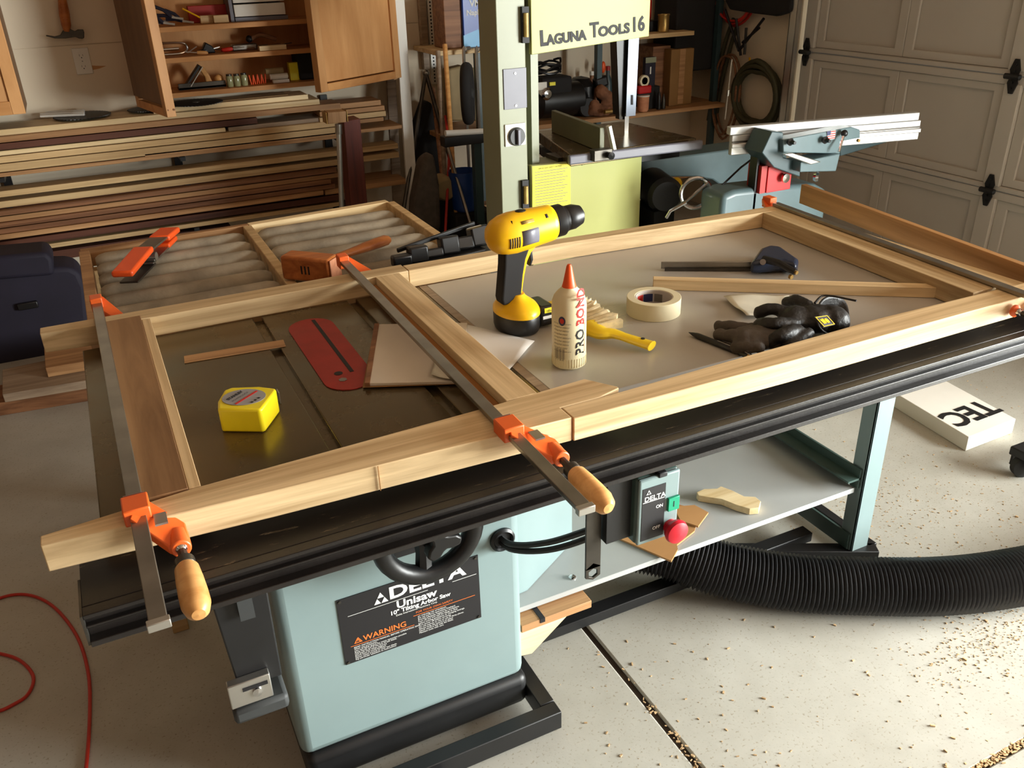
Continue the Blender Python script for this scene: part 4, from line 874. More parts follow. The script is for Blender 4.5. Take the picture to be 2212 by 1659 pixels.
# ================================================================== LUMBER RACK ON THE BACK WALL
RY = 4.45
def row(py, x=400, y=RY): return PY(x, py, y).z
def rboard(t, bt, x0, x1, mt, label, y=RY, dep=.16, xr=400, dz0=0, group='boards on the wall rack'):
    zt, zb = row(t, xr, y), row(bt, xr, y); ym = y+dep/2
    xa = PY(x0, (t+bt)/2, y).x; xb = PY(x1, (t+bt)/2-(x1-400)*.11, y).x
    return plank('lumber_board', label, 'board', (xa, ym, zb), (xb, ym, zb), dep, max(.006, zt-zb-.002), mt, group, bevel=.0015)
L0 = -900
rboard(337-9, 337, L0, 735, 'tan_board', 'orange-tan board, the lowest of the top stack on the rack')
rboard(310, 327, L0, 735, 'pine_dull', 'pale board second from the bottom of the top stack')
rboard(295, 309, L0, 735, 'pine_dull', 'pale yellow board in the middle of the top stack')
rboard(284, 294, L0, 487, 'pine', 'thin short pale board ending left of the pipe clamp')
rboard(269, 283, L0, 556, 'walnut', 'dark walnut board in the top stack on the rack')
rboard(284, 294, 495, 735, 'grey_board', 'grey-brown board butting the thin pale board', y=RY+.02)
rboard(255, 268, L0, 735, 'tan_board', 'tan board just above the dark walnut board')
rboard(241, 254, L0, 690, 'pine', 'pale board with a green streak near the top of the rack', y=RY+.03, dep=.2)
rboard(228, 240, 330, 665, 'pine', 'clean pale board lying under the tool cabinet', y=RY+.07, dep=.17)
rboard(224, 233, 470, 622, 'pine_dull', 'short offcut topmost of the rack right of the cabinet', y=RY+.12, dep=.12)
for k, (t, bt, x1, mt, lb_) in enumerate(((219,231,824,'tan_board','topmost short tan board right of the pipe clamp'),(232,243,832,'tan_board','second short tan board right of the pipe clamp'),(244,256,835,'pine_dull','third short board right of the pipe clamp'),(257,266,830,'tan_board','bottom short board right of the pipe clamp'))):
    zt, zb = PY(790, t, RY).z, PY(790, bt, RY).z; xa, xb = PY(690, t, RY).x, PY(x1, t, RY).x
    plank('lumber_board', lb_, 'board', (xa, RY+.09, zb), (xb, RY+.09, zb), .16, zt-zb-.002, mt, 'boards on the wall rack')
def rb2(t, bt, x0, x1, mt, label, y=RY, dep=.16, xr=800):
    zt, zb = PY(xr, t, y).z, PY(xr, bt, y).z; xa, xb = PY(x0, t, y).x, PY(x1, t, y).x
    plank('lumber_board', label, 'board', (xa, y+dep/2, zb), (xb, y+dep/2, zb), dep, max(.006, zt-zb-.002), mt, 'boards on the wall rack')
rb2(277, 285, 300, 869, 'tan_board', 'long tan board whose end sticks out below the short boards', dep=.2)
rb2(316, 328, -900, 860, 'pine_dull', 'upper of the two pale boards on the middle rack arms', dep=.11)
rb2(335, 348, -900, 862, 'pine_dull', 'lower of the two pale boards on the middle rack arms', dep=.11)
rboard(392, 402, L0, 735, 'walnut', 'thin dark strip put in as shade under the pale pair on the middle arms', y=RY+.02)  # walnut strip fills what is only a shaded gap
bl = ('topmost', 'second', 'third', 'fourth', 'lowest')
for k, (t, bt, x1) in enumerate(((404,415,728),(416,427,740),(428,439,716),(440,451,725),(452,463,700))):
    rboard(t, bt, L0, x1, ('brown_board','tan_board','brown_board','brown_board','tan_board')[k], f'{bl[k]} brown board of the five stacked on the low rack arms', y=RY-.03+.01*(k % 2))
rboard(466, 480, L0, 735, 'walnut', 'reddish dark board beneath the five brown boards')
rboard(484, 494, L0, 735, 'pine_dull', 'pale board lowest on the rack')
rb2(396, 408, 700, 878, 'tan_board', 'wide tan board end low on the rack beside the white upright', dep=.25)
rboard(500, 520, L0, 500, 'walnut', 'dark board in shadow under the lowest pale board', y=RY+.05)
# steel brackets on the wall
for k, px in enumerate((6, 389, 720)):
    x = PY(px, 360, 4.70).x
    t = thing('rack_bracket', ('dark steel rack bracket at the left edge of the picture', 'dark steel rack bracket under the tool cabinet', 'dark steel rack bracket behind the pipe clamp')[k], 'bracket', (x, 4.74, .25), 0, 'brackets of the lumber rack')
    MB().box(x-.018, x+.018, 4.725, 4.748, .2, .90).build('upright', 'black_metal', t)
    for z in (row(338.5), row(392)-.012 if k else row(392)-.012, row(496)):
        MB().box(x-.012, x+.012, 4.46, 4.73, z-.022, z-.002).build('arm', 'black_metal', t)
# saw blades and slats lying on the top boards
def blade(px, py, z, r, label):
    c_ = PZ(px, py, z); t = thing('saw_blade', label, 'saw blade', tuple(c_), 0, 'circular saw blades on the rack')
    o = []; 
    for i in range(96): g = 2*PI*i/96; q = r*(1 if i % 2 else .95); o.append((c_.x+q*math.cos(g), c_.y+q*math.sin(g), z))
    MB().prism(o, (0,0,.003)).build('disc', 'black_metal', t); MB().cyl((c_.x,c_.y,z+.003),(c_.x,c_.y,z+.004), .016, n=16).build('arbor_hole', 'steel', t)
zt = row(241)+.002
blade(178, 250, zt, .125, 'dark round saw blade under the white slats')
blade(318, 236, zt+.001, .09, 'dark round saw blade behind the left cabinet door')
blade(424, 222, row(228, 400, RY+.07)+.002, .125, 'dark round saw blade below the cabinet shelves')
for k in range(4):
    a = PZ(88, 241+k*4.2, zt+.006); c_ = PZ(183, 237+k*4.2, zt+.006)
    plank('slat', ('rearmost','second','third','nearest')[k]+' of four thin white slats lying on the rack', 'slat', a, c_, .014, .01, 'white_paint', 'white slats on the rack')

# ================================================================== TOOL CABINET WITH OPEN DOORS
KY = 4.5; kx0 = PY(300, 215, KY).x+.01; kx1 = PY(858, 165, KY).x; kz = .975; kt = 1.75
kb = thing('wall_cabinet', 'open oak wall cabinet full of hand tools above the lumber rack', 'cabinet', ((kx0+kx1)/2, 4.62, kz))
body = MB().box(kx0, kx0+.02, KY, 4.745, kz, kt).box(kx1-.02, kx1, KY, 4.745, kz, kt).box(kx0, kx1, KY, 4.745, kt-.02, kt).build('case', 'cabinet_ply', kb)
MB().box(kx0+.02, kx1-.02, 4.73, 4.745, kz, kt-.02).build('back_panel', 'cabinet_ply', kb)
zsh = [PY(383, 201, KY).z, PY(367, 126, KY).z, PY(354, 59, KY).z]
for z in zsh: MB().box(kx0+.02, kx1-.02, KY, 4.73, z-.022, z).build('shelf', 'cabinet_x', kb, bevel=.001)
def door_(hx, hy, fx, fy, z0, z1, label, pm='cabinet_ply'):
    h_ = V((hx, hy, 0)); f_ = V((fx, fy, 0)); d_ = (f_-h_).normalized(); n_ = V((-d_.y, d_.x, 0)); 
    if n_.y > 0: n_ = -n_
    if hx < .5: n_ = V((abs(n_.x), n_.y, 0)) if n_.x > 0 else n_
    W = (f_-h_).length; T = .04
    def bx(u0, u1, v0, v1, t0, t1, name, mtn, par, **k):
        P = [h_+d_*u0+n_*t0, h_+d_*u1+n_*t0, h_+d_*u1+n_*t1, h_+d_*u0+n_*t1]
        return MB().prism([q+V((0,0,v0)) for q in P], (0,0,v1-v0)).build(name, mtn, par, bevel=.002, **k)
    dd = bx(.04, W-.04, z0+.04, z1-.04, -.004, .008, 'door', pm, kb, label=label)
    bx(0, .045, z0, z1, -T/2, T/2, 'door_stile', 'cabinet_ply', dd); bx(W-.045, W, z0, z1, -T/2, T/2, 'door_stile', 'cabinet_ply', dd)
    bx(.045, W-.045, z0, z0+.035, -T/2, T/2, 'door_rail', 'cabinet_x', dd); bx(.045, W-.045, z1-.035, z1, -T/2, T/2, 'door_rail', 'cabinet_x', dd)
    return dd
ld = PY(372, 253, 4.08)
door_(kx0-.005, KY-.005, ld.x, ld.y, ld.z, kt, 'left door swung open towards the room', 'cabinet_dark')
MB().beam(V((kx0-.026, KY-.005, (1.0+kt)/2)), V((ld.x-.024, ld.y+.03, (1.0+kt)/2)), .004, kt-1.0-.02).build('door_back', 'cabinet_dark', kb)  # flat outer face of the left door, shade painted into its brown
rd = PZ(688, 200, .985)
door_(kx1+.005, KY-.01, rd.x, rd.y, .985, kt, 'right door half open with a sunk panel')
for zz in (.02,):
    for u in (-.012, .014): MB().cyl((ld.x+u, ld.y-.0002, ld.z+.03), (ld.x+u, ld.y-.0010-.002, ld.z+.03), .004, n=10).build('plug', 'brown_board', kb)
# contents -------------------------------------------------------------
def at_(px, z, y=4.6): return PZ(px, 0, z) if False else V((PY(px, 150, y).x, y, z))
s1, s2, s3 = zsh
def prop(name, label, cat, loc, group=None): return thing(name, label, cat, tuple(loc), 0, group)
# hand plane
p = at_(425, s1); t = prop('hand_plane', 'bench plane with a curved wooden handle on the bottom cabinet shelf', 'hand plane', p)
MB().box(p.x-.10, p.x+.12, 4.575, 4.63, s1+.001, s1+.012).box(p.x-.10, p.x+.12, 4.575, 4.578, s1, s1+.03).build('sole', 'dark_steel', t, bevel=.002)
MB().prism([(p.x+.03,4.592,s1+.012),(p.x+.065,4.592,s1+.012),(p.x+.055,4.592,s1+.05),(p.x+.035,4.592,s1+.095),(p.x+.008,4.592,s1+.10),(p.x+.01,4.592,s1+.085),(p.x+.03,4.592,s1+.05)], (0,.024,0)).build('tote', 'handle_wood', t, bevel=.006, seg=3)
MB().ball((p.x+.095, 4.603, s1+.035), .022, 12).build('knob', 'handle_wood', t)
MB().beam((p.x-.06,4.603,s1+.02), (p.x+.015,4.603,s1+.105), .05, .012).build('iron', 'black_metal', t, bevel=.002); MB().beam((p.x-.045,4.590,s1+.014), (p.x+.025,4.590,s1+.098), .04, .004).build('cap_iron', 'bright_steel', t)
# jars, tubes, pots on shelf 1
for k, (px, mt, r, h, lb_) in enumerate(((492,'glass_jar',.016,.05,'small brown glass jar left on the bottom cabinet shelf'),(508,'glass_jar',.016,.048,'middle brown glass jar on the bottom cabinet shelf'),(524,'glass_jar',.016,.05,'right brown glass jar beside the orange clamps'))):
    p = at_(px, s1, 4.56); t = prop('jar', lb_, 'jar', p, 'jars in the tool cabinet')
    MB().lathe([(r*.9,0),(r,.004),(r,h-.008),(r*.8,h)], p, n=16).build('glass', mt, t); MB().lathe([(r*.85,h),(r*.85,h+.008),(0,h+.008)], p, n=16).build('lid', 'dark_steel', t)
for k in range(4):
    p = at_(540+k*9, s1, 4.57); t = prop('small_spring_clamp', ('leftmost','second','third','rightmost')[k]+' tiny orange clamp in the row on the bottom cabinet shelf', 'clamp', p, 'orange clamps in the tool cabinet')
    for sg_ in (-1, 1): MB().beam(p+V((sg_*.004,0,0)), p+V((sg_*.010,0,.045)), .012, .006, up=(1,0,0)).build('arm', 'spring_orange', t, bevel=.002)
for k, (px, z, mt, lb_) in enumerate(((592,.045,'sofa_tan','yellowish roll stacked on the white tube in the cabinet'),(600,.018,'white_plastic','white plastic tube lying on the bottom cabinet shelf'),(603,.002,'white_paint','small white box under the white tube in the cabinet'))):
    p = at_(px, s1+z, 4.55); t = None
    if k < 2: o = MB().lathe([(.010,-.045),(.014,-.043),(.014,.043),(.010,.045)], p+V((0,0,.012)), (1,0,0), n=16).build('tube', mt)
    else: o = MB().box(p.x-.04, p.x+.04, 4.535, 4.565, s1+.001, s1+.015).build('small_box', mt, bevel=.001)
    tag(o, lb_, 'tube' if k < 2 else 'box')
p = at_(632, s1, 4.6); o = MB().box(p.x-.02, p.x+.025, 4.58, 4.62, s1+.001, s1+.085).build('yellow_carton', 'sticker_yellow', bevel=.001); tag(o, 'dark yellow carton at the right end of the bottom cabinet shelf', 'box')
p = at_(655, s1, 4.6); tag(MB().box(p.x-.03, p.x+.10, 4.56, 4.7, s1+.001, s1+.15).build('tool_pouch', 'black_matte', bevel=.01), 'black tool pouch in the shadow of the right cabinet door', 'pouch')
# shelf 2: C-frame clamp, spokeshaves, irons
p = at_(385, s2, 4.6); t = prop('c_clamp', 'chrome C-shaped clamp at the left of the middle cabinet shelf', 'clamp', p)
MB().tube(smooth_path([p+V(q) for q in ((-.06,0,.008),(.02,0,.008),(.052,0,.018),(.058,0,.036),(.045,0,.052),(0,0,.057),(-.06,0,.058))], 5), .0055, 10).build('frame', 'chrome', t)
MB().tube([p+V((-.05,0,.03)), p+V((.02,0,.03))], .007, 10).build('screw', 'chrome', t); MB().beam(p+V((.055,-.01,.01)), p+V((.10,-.02,.036)), .004, .004).build('tommy_bar', 'bright_steel', t)
rnd = random.Random(5)
hand = [('chisel','handle_wood','bright_steel'),('screwdriver','black_plastic','bright_steel'),('file','red','dark_steel'),('screwdriver','cord_red','steel'),('marking_gauge','brown_board','steel'),('chisel','black_plastic','steel'),('screwdriver','navy','chrome'),('rasp','brown_board','dark_steel')]
wh = ['leftmost','second from the left','third from the left','fourth from the left','fifth from the left','sixth from the left','seventh from the left','rightmost']
for k, (nm, hm, bm_) in enumerate(hand):
    p = at_(432+k*26, s2+.009+.006*(k % 2), 4.58+.03*(k % 3)); sg_ = 1 if k % 2 else -1
    t = prop(nm, f'{wh[k]} of the loose hand tools on the middle cabinet shelf', nm.replace('_', ' '), p, 'loose hand tools on the middle cabinet shelf')
    dv = V((sg_, rnd.uniform(-.15,.15), rnd.uniform(0,.18))).normalized()
    MB().lathe([(.006,-.05),(.010,-.044),(.0105,-.015),(.0075,0)], p, dv, n=12).build('handle', hm, t); MB().beam(p, p+dv*.055, .008, .004).build('blade', bm_, t)
p = at_(447, s2, 4.64); tag(MB().prism([(p.x-.02,4.6,s2+.001),(p.x+.05,4.6,s2+.001),(p.x+.04,4.6,s2+.03),(p.x+.01,4.6,s2+.05)], (0,.05,0)).build('block_plane', 'black_metal', bevel=.005), 'small black block plane in the middle of the cabinet', 'hand plane')
p = at_(535, s2, 4.62); t = prop('block_plane', 'nickel block plane with a dark knob on the middle cabinet shelf', 'hand plane', p)
MB().box(p.x-.06, p.x+.06, 4.6, 4.65, s2+.001, s2+.03).build('body', 'steel', t, bevel=.006); MB().ball(p+V((.03,0,.05)), .017, 10).build('knob', 'black_plastic', t)
p = at_(575, s2, 4.62); MB_ = MB().tube(smooth_path([p+V(q) for q in ((-.05,0,.05),(-.01,0,.066),(.03,0,.056),(.07,0,.04))], 4), .011, 10); t = prop('brace_handle', 'dark curved brace handle on the middle cabinet shelf', 'hand tool', p); MB_.build('grip', 'brown_board', t); MB().lathe([(.004,0),(.006,.02),(.010,.03)], p+V((-.06,0,.0)), n=10).build('post', 'steel', t)
p = at_(595, s2+.001, 4.53); plank('wood_block', 'light flat wooden block at the front of the middle cabinet shelf', 'wood block', p-V((.065,0,0)), p+V((.065,0,0)), .035, .022, 'pine')
p = at_(375, s2, 4.66); tag(MB().beam(p+V((-.05,0,.135)), p+V((.05,0,.16)), .003, .012).build('paint_scraper', 'bright_steel'), 'bright scraper blade leaning at the left of the cabinet', 'scraper')
bpy.data.objects['paint_scraper'].location.z -= 0
# shelf 3: red tray, blocks, blue handles, white drawer box
p = at_(465, s3, 4.68); tag(MB().box(p.x-.08, p.x+.13, 4.66, 4.70, s3+.001, s3+.075).build('red_case', 'red', bevel=.002), 'red case at the back of the upper cabinet shelf', 'case')
for k, (px, dz, lb_) in enumerate(((467,.001,'pale wooden block on the upper cabinet shelf, left one'),(495,.001,'pale wooden block on the upper cabinet shelf, right one'))):
    p = at_(px, s3+dz, 4.56+.03*(1-k)); plank('wood_block', lb_, 'wood block', p-V((.034,0,0)), p+V((.034,0,0)), .03, .034, 'pine_dull', 'wooden blocks in the cabinet')
for k, (px, a_) in enumerate(((372,.5),(392,.1),(413,-.3))):
    p = at_(px, s3+.016+.02*(k==1), 4.56+.025*k); t = prop('pliers', ('left','middle','right')[k]+' blue handled pliers on the upper cabinet shelf', 'pliers', p, 'blue pliers in the cabinet')
    for sg_ in (-1, 1): MB().tube([p, p+V((-.03,-.01*sg_,.02+.012*sg_)), p+V((-.07,-.015*sg_,.03+.02*sg_))], .008, 8).build('handle', 'navy', t)
    MB().beam(p, p+V((.05,0,-.01)), .016, .009).build('jaws', 'steel', t)
p = at_(442, s3+.03, 4.58); t = prop('pencil', 'long yellow pencil leaning on the upper cabinet shelf', 'pencil', p); MB().tube([p+V((-.05,0,.04)), p+V((.05,0,-.02))], .004, 6).build('barrel', 'drill_yellow', t)
p = at_(590, s3, 4.6); t = prop('parts_drawer', 'white and clear small-parts drawer unit on the upper cabinet shelf', 'drawer unit', p)
MB().box(p.x-.15, p.x+.10, 4.56, 4.69, s3+.001, s3+.018).box(p.x-.17, p.x-.155, 4.56, 4.7, s3, s3+.26).box(p.x-.17, p.x+.1, 4.69, 4.7, s3, s3+.26).build('casing', 'plate_grey', t)
for i in range(4): MB().box(p.x-.15, p.x+.09, 4.555, 4.68, s3+.022+i*.06, s3+.075+i*.06).build('drawer', 'white_plastic', t, bevel=.002)

# left neighbour cabinet, only its lower right corner in view
nb = thing('side_cabinet', 'corner of an oak framed cabinet at the left edge of the picture', 'cabinet', (-.5, 4.6, .95))
ex_, ez_ = PY(56, 245, 4.42).x, PY(56, 245, 4.42).z
MB().box(ex_-.8, ex_, 4.44, 4.745, ez_, 1.75).build('case', 'cabinet_dark', nb)
MB().box(ex_-.8, ex_-.045, 4.425, 4.44, ez_+.05, 1.7).build('door_panel', 'cabinet_ply', nb); MB().box(ex_-.05, ex_, 4.415, 4.44, ez_, 1.75).build('door_stile', 'cabinet_ply', nb, bevel=.002); MB().box(ex_-.8, ex_-.05, 4.415, 4.44, ez_, ez_+.055).build('door_rail', 'cabinet_x', nb, bevel=.002)
# hammer hanging on the wall
hy = 4.70; hp0 = PY(142, 72, hy)
hm = thing('claw_hammer', 'claw hammer with a wooden handle hanging head down on the wall', 'hammer', tuple(hp0))
hd_ = [PY(x, y, hy) for x, y in ((162,68),(168,64),(180,64),(182,70),(182,82),(178,84),(170,83),(163,80),(142,83),(118,83),(99,78),(100,76),(118,79),(130,76),(136,66),(150,62),(158,66))]
MB().prism(hd_, (0,.026,0)).build('head', 'dark_steel', hm, bevel=.004, seg=3)
hpt = [PY(x, y, hy+.012) for x, y in ((144,68),(143,55),(139,30),(134,-5),(131,-60),(130,-110))]
MB().tube(hpt, [.018,.028,.031,.024,.022,.026], 14, sq=.75).build('handle', 'mallet_wood', hm)
MB().cyl((hpt[-1].x, hy+.0, hpt[-1].z+.01), (hpt[-1].x, 4.75, hpt[-1].z+.01), .003, n=8).build('nail', 'steel', hm)
# duplex outlet
oc = PY(178, 132, 4.748); ot = thing('wall_outlet', 'white duplex electric outlet on the wall below the hammer', 'outlet', tuple(oc))
MB().box(oc.x-.036, oc.x+.036, 4.743, 4.7499, oc.z-.058, oc.z+.058).build('cover_plate', 'white_plastic', ot, bevel=.003)
for dz in (-.024, .024):
    f_ = MB().lathe([(.017,0),(.017,.0025),(0,.0025)], (oc.x, 4.743, oc.z+dz), (0,-1,0), n=24, sy=1.0).build('socket', 'white_plastic', ot)
    MB().box(oc.x-.008, oc.x-.0065, 4.7398, 4.7405, oc.z+dz-.002, oc.z+dz+.007).box(oc.x+.0065, oc.x+.008, 4.7398, 4.7405, oc.z+dz-.002, oc.z+dz+.006).cyl((oc.x,4.7405,oc.z+dz-.008),(oc.x,4.7398,oc.z+dz-.008),.0025,n=10).build('slots', 'ink_black', f_)
MB().cyl((oc.x,4.743,oc.z),(oc.x,4.7418,oc.z),.003,n=10).build('screw', 'steel', ot)
q = PY(208, 145, 4.749); tag(MB().prism([(q.x-.04,4.7493,q.z-.014),(q.x+.01,4.7493,q.z-.008),(q.x+.045,4.7493,q.z+.002),(q.x,4.7493,q.z+.006),(q.x-.04,4.7493,q.z+.012)], (0,.0006,0)).build('wall_stain', 'mdf'), 'small tan stain on the wall beside the outlet', 'patch')  # brown stain laid on the wall as a thin flat shape

# ================================================================== LEANING THINGS BETWEEN THE RACK AND THE BAND SAW
w0, w1 = PY(880, 402, 4.30), PY(857, -60, 4.62)
wf = V((0,-1,0))
o = MB().beam(w0+(w0-w1).normalized()*.3, w1, .012, .042, up=(1,0,0)); 
wb = thing('white_trim_board', 'tall white board leaning against the wall right of the tool cabinet', 'board', (w0.x, w0.y, 0))
MB().beam(V((w0.x+.01, w0.y-.02, .001)), w1, .055, .018, up=(0,1,0)).build('board', 'white_paint', wb)
l0, l1 = PY(848, 440, 4.55), PY(846, 168, 4.7)
tag(MB().beam(V((l0.x,4.5,.001)), V((l1.x,4.71,1.0)), .05, .02, up=(0,1,0)).build('leaning_strip', 'grey_board'), 'dull brown strip leaning behind the white board', 'board')  # plain brown strip set behind the white board
# pipe clamp and dark board standing in front of the rack
PYc = 3.9
pc = thing('pipe_clamp', 'upright pipe clamp with a wooden jaw block in front of the lumber', 'clamp', (PY(735,440,PYc).x, PYc, 0))
c0_, c1_ = PY(738, 440, PYc), PY(731, 268, PYc); dd_ = (c1_-c0_); base_ = c0_ - dd_*(c0_.z/dd_.z)
MB().cyl(V((base_.x,base_.y,.001)), c1_, .012, n=14).build('pipe', 'bright_steel', pc); MB().cyl(c1_-dd_*.12, c1_, .016, n=14).build('collar', 'steel', pc)
J0 = [PY(x, y, PYc-.02) for x, y in ((708,243),(748,240),(748,264),(708,268))]
MB().prism(J0, (0,.07,0)).build('jaw_block', 'ply_z', pc, bevel=.002)
MB().box(min(q.x for q in J0)-.003, min(q.x for q in J0)-.0005, PYc-.022, PYc+.05, J0[3].z, J0[0].z).box(max(q.x for q in J0)+.0005, max(q.x for q in J0)+.003, PYc-.022, PYc+.05, J0[3].z, J0[0].z).build('brass_strap', 'brass', pc)
f = [PY(x, y, PYc+.03) for x, y in ((742,262),(778,256),(794,440),(758,440))]
sl = (f[0]-f[3]); k_ = f[3].z/sl.z; g3 = f[3]-sl*k_; g2 = f[2]-(f[1]-f[2])*(f[2].z/(f[1]-f[2]).z); g3.z = g2.z = .001
db = thing('dark_board', 'dark reddish board standing on end beside the pipe clamp', 'board', (f[3].x, PYc, 0)); MB().prism([f[0], f[1], g2, g3], (0,.10,0)).build('plank', 'mahogany', db, bevel=.003)
# perforated shelf standard, brown lath, folding sawhorse legs, broom
def stick(name, label, cat, px0, px1, y0, y1, r, mt, floor=True, sq=1, group=None, up=None):
    a_ = PY(px0[0], px0[1], y0); b_ = PY(px1[0], px1[1], y1)
    if floor and a_.z > .02: d_ = b_-a_; a_ = a_-d_*((a_.z-.002)/d_.z)
    if a_.z < 0: a_.z = .002
    a_.y = min(a_.y, 4.7); b_.y = min(b_.y, 4.72)
    o = MB().tube([a_, b_], r, 10, sq=sq).build(name, mt); return tag(o, label, cat, group)
x_ = PY(930, 90, 4.735); st = thing('shelf_standard', 'white perforated shelf standard screwed to the wall', 'shelf standard', (PY(933,180,4.74).x, 4.74, .9))
za, zb = PY(935, 182, 4.735).z, 1.7; xa = PY(933, 90, 4.735).x
MB().box(xa-.014, xa+.014, 4.728, 4.749, za, zb).build('strip', 'white_plastic', st)
b = MB(); z = za+.012
while z < zb: b.box(xa-.004, xa+.004, 4.7272, 4.728, z, z+.009); z += .0175
b.build('slots', 'ink_black', st)
x2 = PY(914, 70, 4.73).x; tag(MB().box(x2-.016, x2+.016, 4.705, 4.749, PY(918,150,4.7).z, 1.7).build('wall_batten', 'grey_board'), 'brown batten on the wall beside the perforated strip', 'batten')
fh = thing('folding_stand', 'grey folding metal stand leaning at the wall below the perforated strip', 'stand', (PY(930,300,4.5).x, 4.45, 0))
a_ = PY(920, 158, 4.6)
for (px, py, yy) in ((903,262,4.5),(988,402,4.3)):
    e_ = PY(px, py, yy); d_ = e_-a_; e_ = a_+d_*((a_.z-.002)/(-d_.z)) if d_.z < 0 else e_
    MB().tube([a_, e_], .011, 8).build('leg', 'dark_steel', fh)
MB().ball(a_, .02, 10).build('hinge', 'steel', fh)
def broomy(name, label, px0, px1, y0, y1, mt, headmt, hw_=.05):
    a_ = PY(*px0, y0); b_ = PY(*px1, y1); d_ = b_-a_; f_ = a_-d_*((a_.z-.06)/d_.z); t = thing(name, label, 'broom' if 'broom' in name else name.replace('_',' '), (f_.x, f_.y, 0))
    MB().tube([f_+V((0,0,.12)), b_], .012, 10).build('handle', mt, t); MB().prism([(f_.x-hw_, f_.y-.02, .01),(f_.x+hw_, f_.y-.02, .01),(f_.x+.02, f_.y-.02, .22),(f_.x-.02, f_.y-.02, .22)], (0,.04,0)).build('head', headmt, t, bevel=.005); return t
broomy('push_broom', 'broom with a pale wooden handle left of the round tyre', (972,262), (961,96), 4.20, 4.31, 'handle_wood', 'brown_board')
broomy('garden_rake', 'grey-brown handle standing behind the folding stand', (955,270), (946,110), 4.24, 4.32, 'grey_board', 'black_metal')
stick('shovel_handle', 'dark shovel handle leaning in the gap beside the band saw', 'shovel', (960,420), (935,190), 4.3, 4.6, .013, 'brown_board')
stick('red_pole', 'thin red pole crossing below the roller stand', 'pole', (985,430), (962,250), 4.15, 4.4, .007, 'cord_red')
stick('red_strut', 'second red pole right of the thin red one', 'pole', (965,440), (972,300), 4.0, 4.2, .007, 'red')
stick('grey_rod', 'slanting pale steel rod below the roller stand', 'rod', (1012,470), (965,310), 3.9, 4.1, .008, 'steel')
# hand truck with the black tyre
hq = PY(1010, 203, 4.24); ty = thing('hand_truck', 'hand truck with a black pneumatic tyre leaning by the shelf', 'hand truck', (hq.x, 4.3, 0))
MB().tube([hq+V((math.cos(2*PI*i/32)*.035, math.cos(2*PI*i/32)*.06, math.sin(2*PI*i/32)*.125)) for i in range(32)], .030, 12, closed=True).build('tyre', 'tread', ty)
MB().lathe([(.085,-.02),(.09,0),(.03,.012),(.025,.03),(0,.03)], hq+V((0,0,0)), V((.86,-.5,0)), n=24, sy=1).build('rim', 'grey_rubber', ty)
for px in (1003, 1030): q = PY(px, 150, 4.31); MB().tube(smooth_path([V((q.x,4.31,.012)), V((q.x,4.31,q.z)), V((q.x+.01,4.31,q.z+.09)), V((q.x+.04,4.32,q.z+.10))], 6), .009, 8).build('tube_frame', 'bright_steel', ty)
MB().box(hq.x-.12, hq.x+.15, 4.20, 4.34, 0.001, .012).build('toe_plate', 'black_metal', ty)
tag(MB().prism([PY(x, y, 4.52) for x, y in ((966,150),(1000,142),(1040,150),(1040,262),(972,262))], (0,.08,0)).build('tan_bin', 'sofa_tan', bevel=.01), 'dull tan box behind the round tyre', 'box')
# roller stand with a white roller
ra, rb_ = PY(962, 288, 3.9), PY(1046, 287, 3.9)
rs_ = thing('roller_stand', 'folding roller stand with a bright white roller left of the band saw', 'roller stand', ((ra.x+rb_.x)/2, 3.9, 0))
MB().cyl(ra, rb_+V((.12,0,0)), .014, n=18).build('roller', 'white_paint', rs_); MB().box(ra.x-.01, rb_.x+.13, 3.89, 3.95, ra.z-.065, ra.z-.018).build('cradle', 'black_metal', rs_, bevel=.003)
xc = PY(1030, 340, 3.92).x; MB().box(xc-.02, xc+.02, 3.9, 3.94, .05, ra.z-.065).build('post', 'jointer_dark', rs_, bevel=.002)
for sx_ in (-1, 1): MB().beam((xc, 3.92, .35), (xc+sx_*.2, 3.92+.1*sx_, .012), .025, .02).build('foot', 'black_metal', rs_)
# dark clutter low in the corner
cb = PY(1012, 415, 4.0); tag(MB().lathe([(.06,0),(.075,.20),(.078,.20),(.07,.01),(0,.01)], (cb.x, 4.05, max(.3, cb.z-.1)), n=24).build('blue_bucket', 'blue_plastic'), 'blue plastic bucket low behind the band saw', 'bucket')
tag(MB().box(cb.x-.09, cb.x+.12, 3.97, 4.14, .0, max(.3, cb.z-.1)-.002).build('black_crate', 'black_matte', bevel=.01), 'black crate under the blue bucket', 'crate')
dm = PY(955, 405, 4.1); t = thing('fan_motor', 'dusty grey motor with a fan housing low in the gap', 'motor', (dm.x, 4.1, 0)); MB().lathe([(0,-.02),(.05,-.02),(.065,0),(.065,.08),(.05,.1),(0,.1)], (dm.x, 4.06, dm.z), (0,1,0), n=20).build('housing', 'sofa_tan', t, bevel=.003); MB().box(dm.x-.05, dm.x+.05, 4.05, 4.2, 0, dm.z-.05).build('base', 'black_metal', t)
tag(MB().prism([PY(x, y, 4.58) for x, y in ((895,300),(925,215),(945,235),(958,340),(950,440),(890,440))], (0,.14,0)).build('duffel_bag', 'black_matte', bevel=.03, seg=3), 'black fabric bag slumped against the wall beside the white board', 'bag')
tag(MB().prism([PY(x, y, 3.95) for x, y in ((898,440),(915,350),(940,330),(952,400),(956,500),(895,500))], (0,.12,0)).build('grey_sack', 'glove_grey', bevel=.03, seg=3), 'dark grey sack in front of the black bag', 'bag')
tag(MB().box(dm.x-.3, dm.x+.45, 3.7, 3.86, .0, .22).build('storage_trunk', 'black_matte', bevel=.01), 'low black trunk beyond the right end of the roller table', 'trunk')

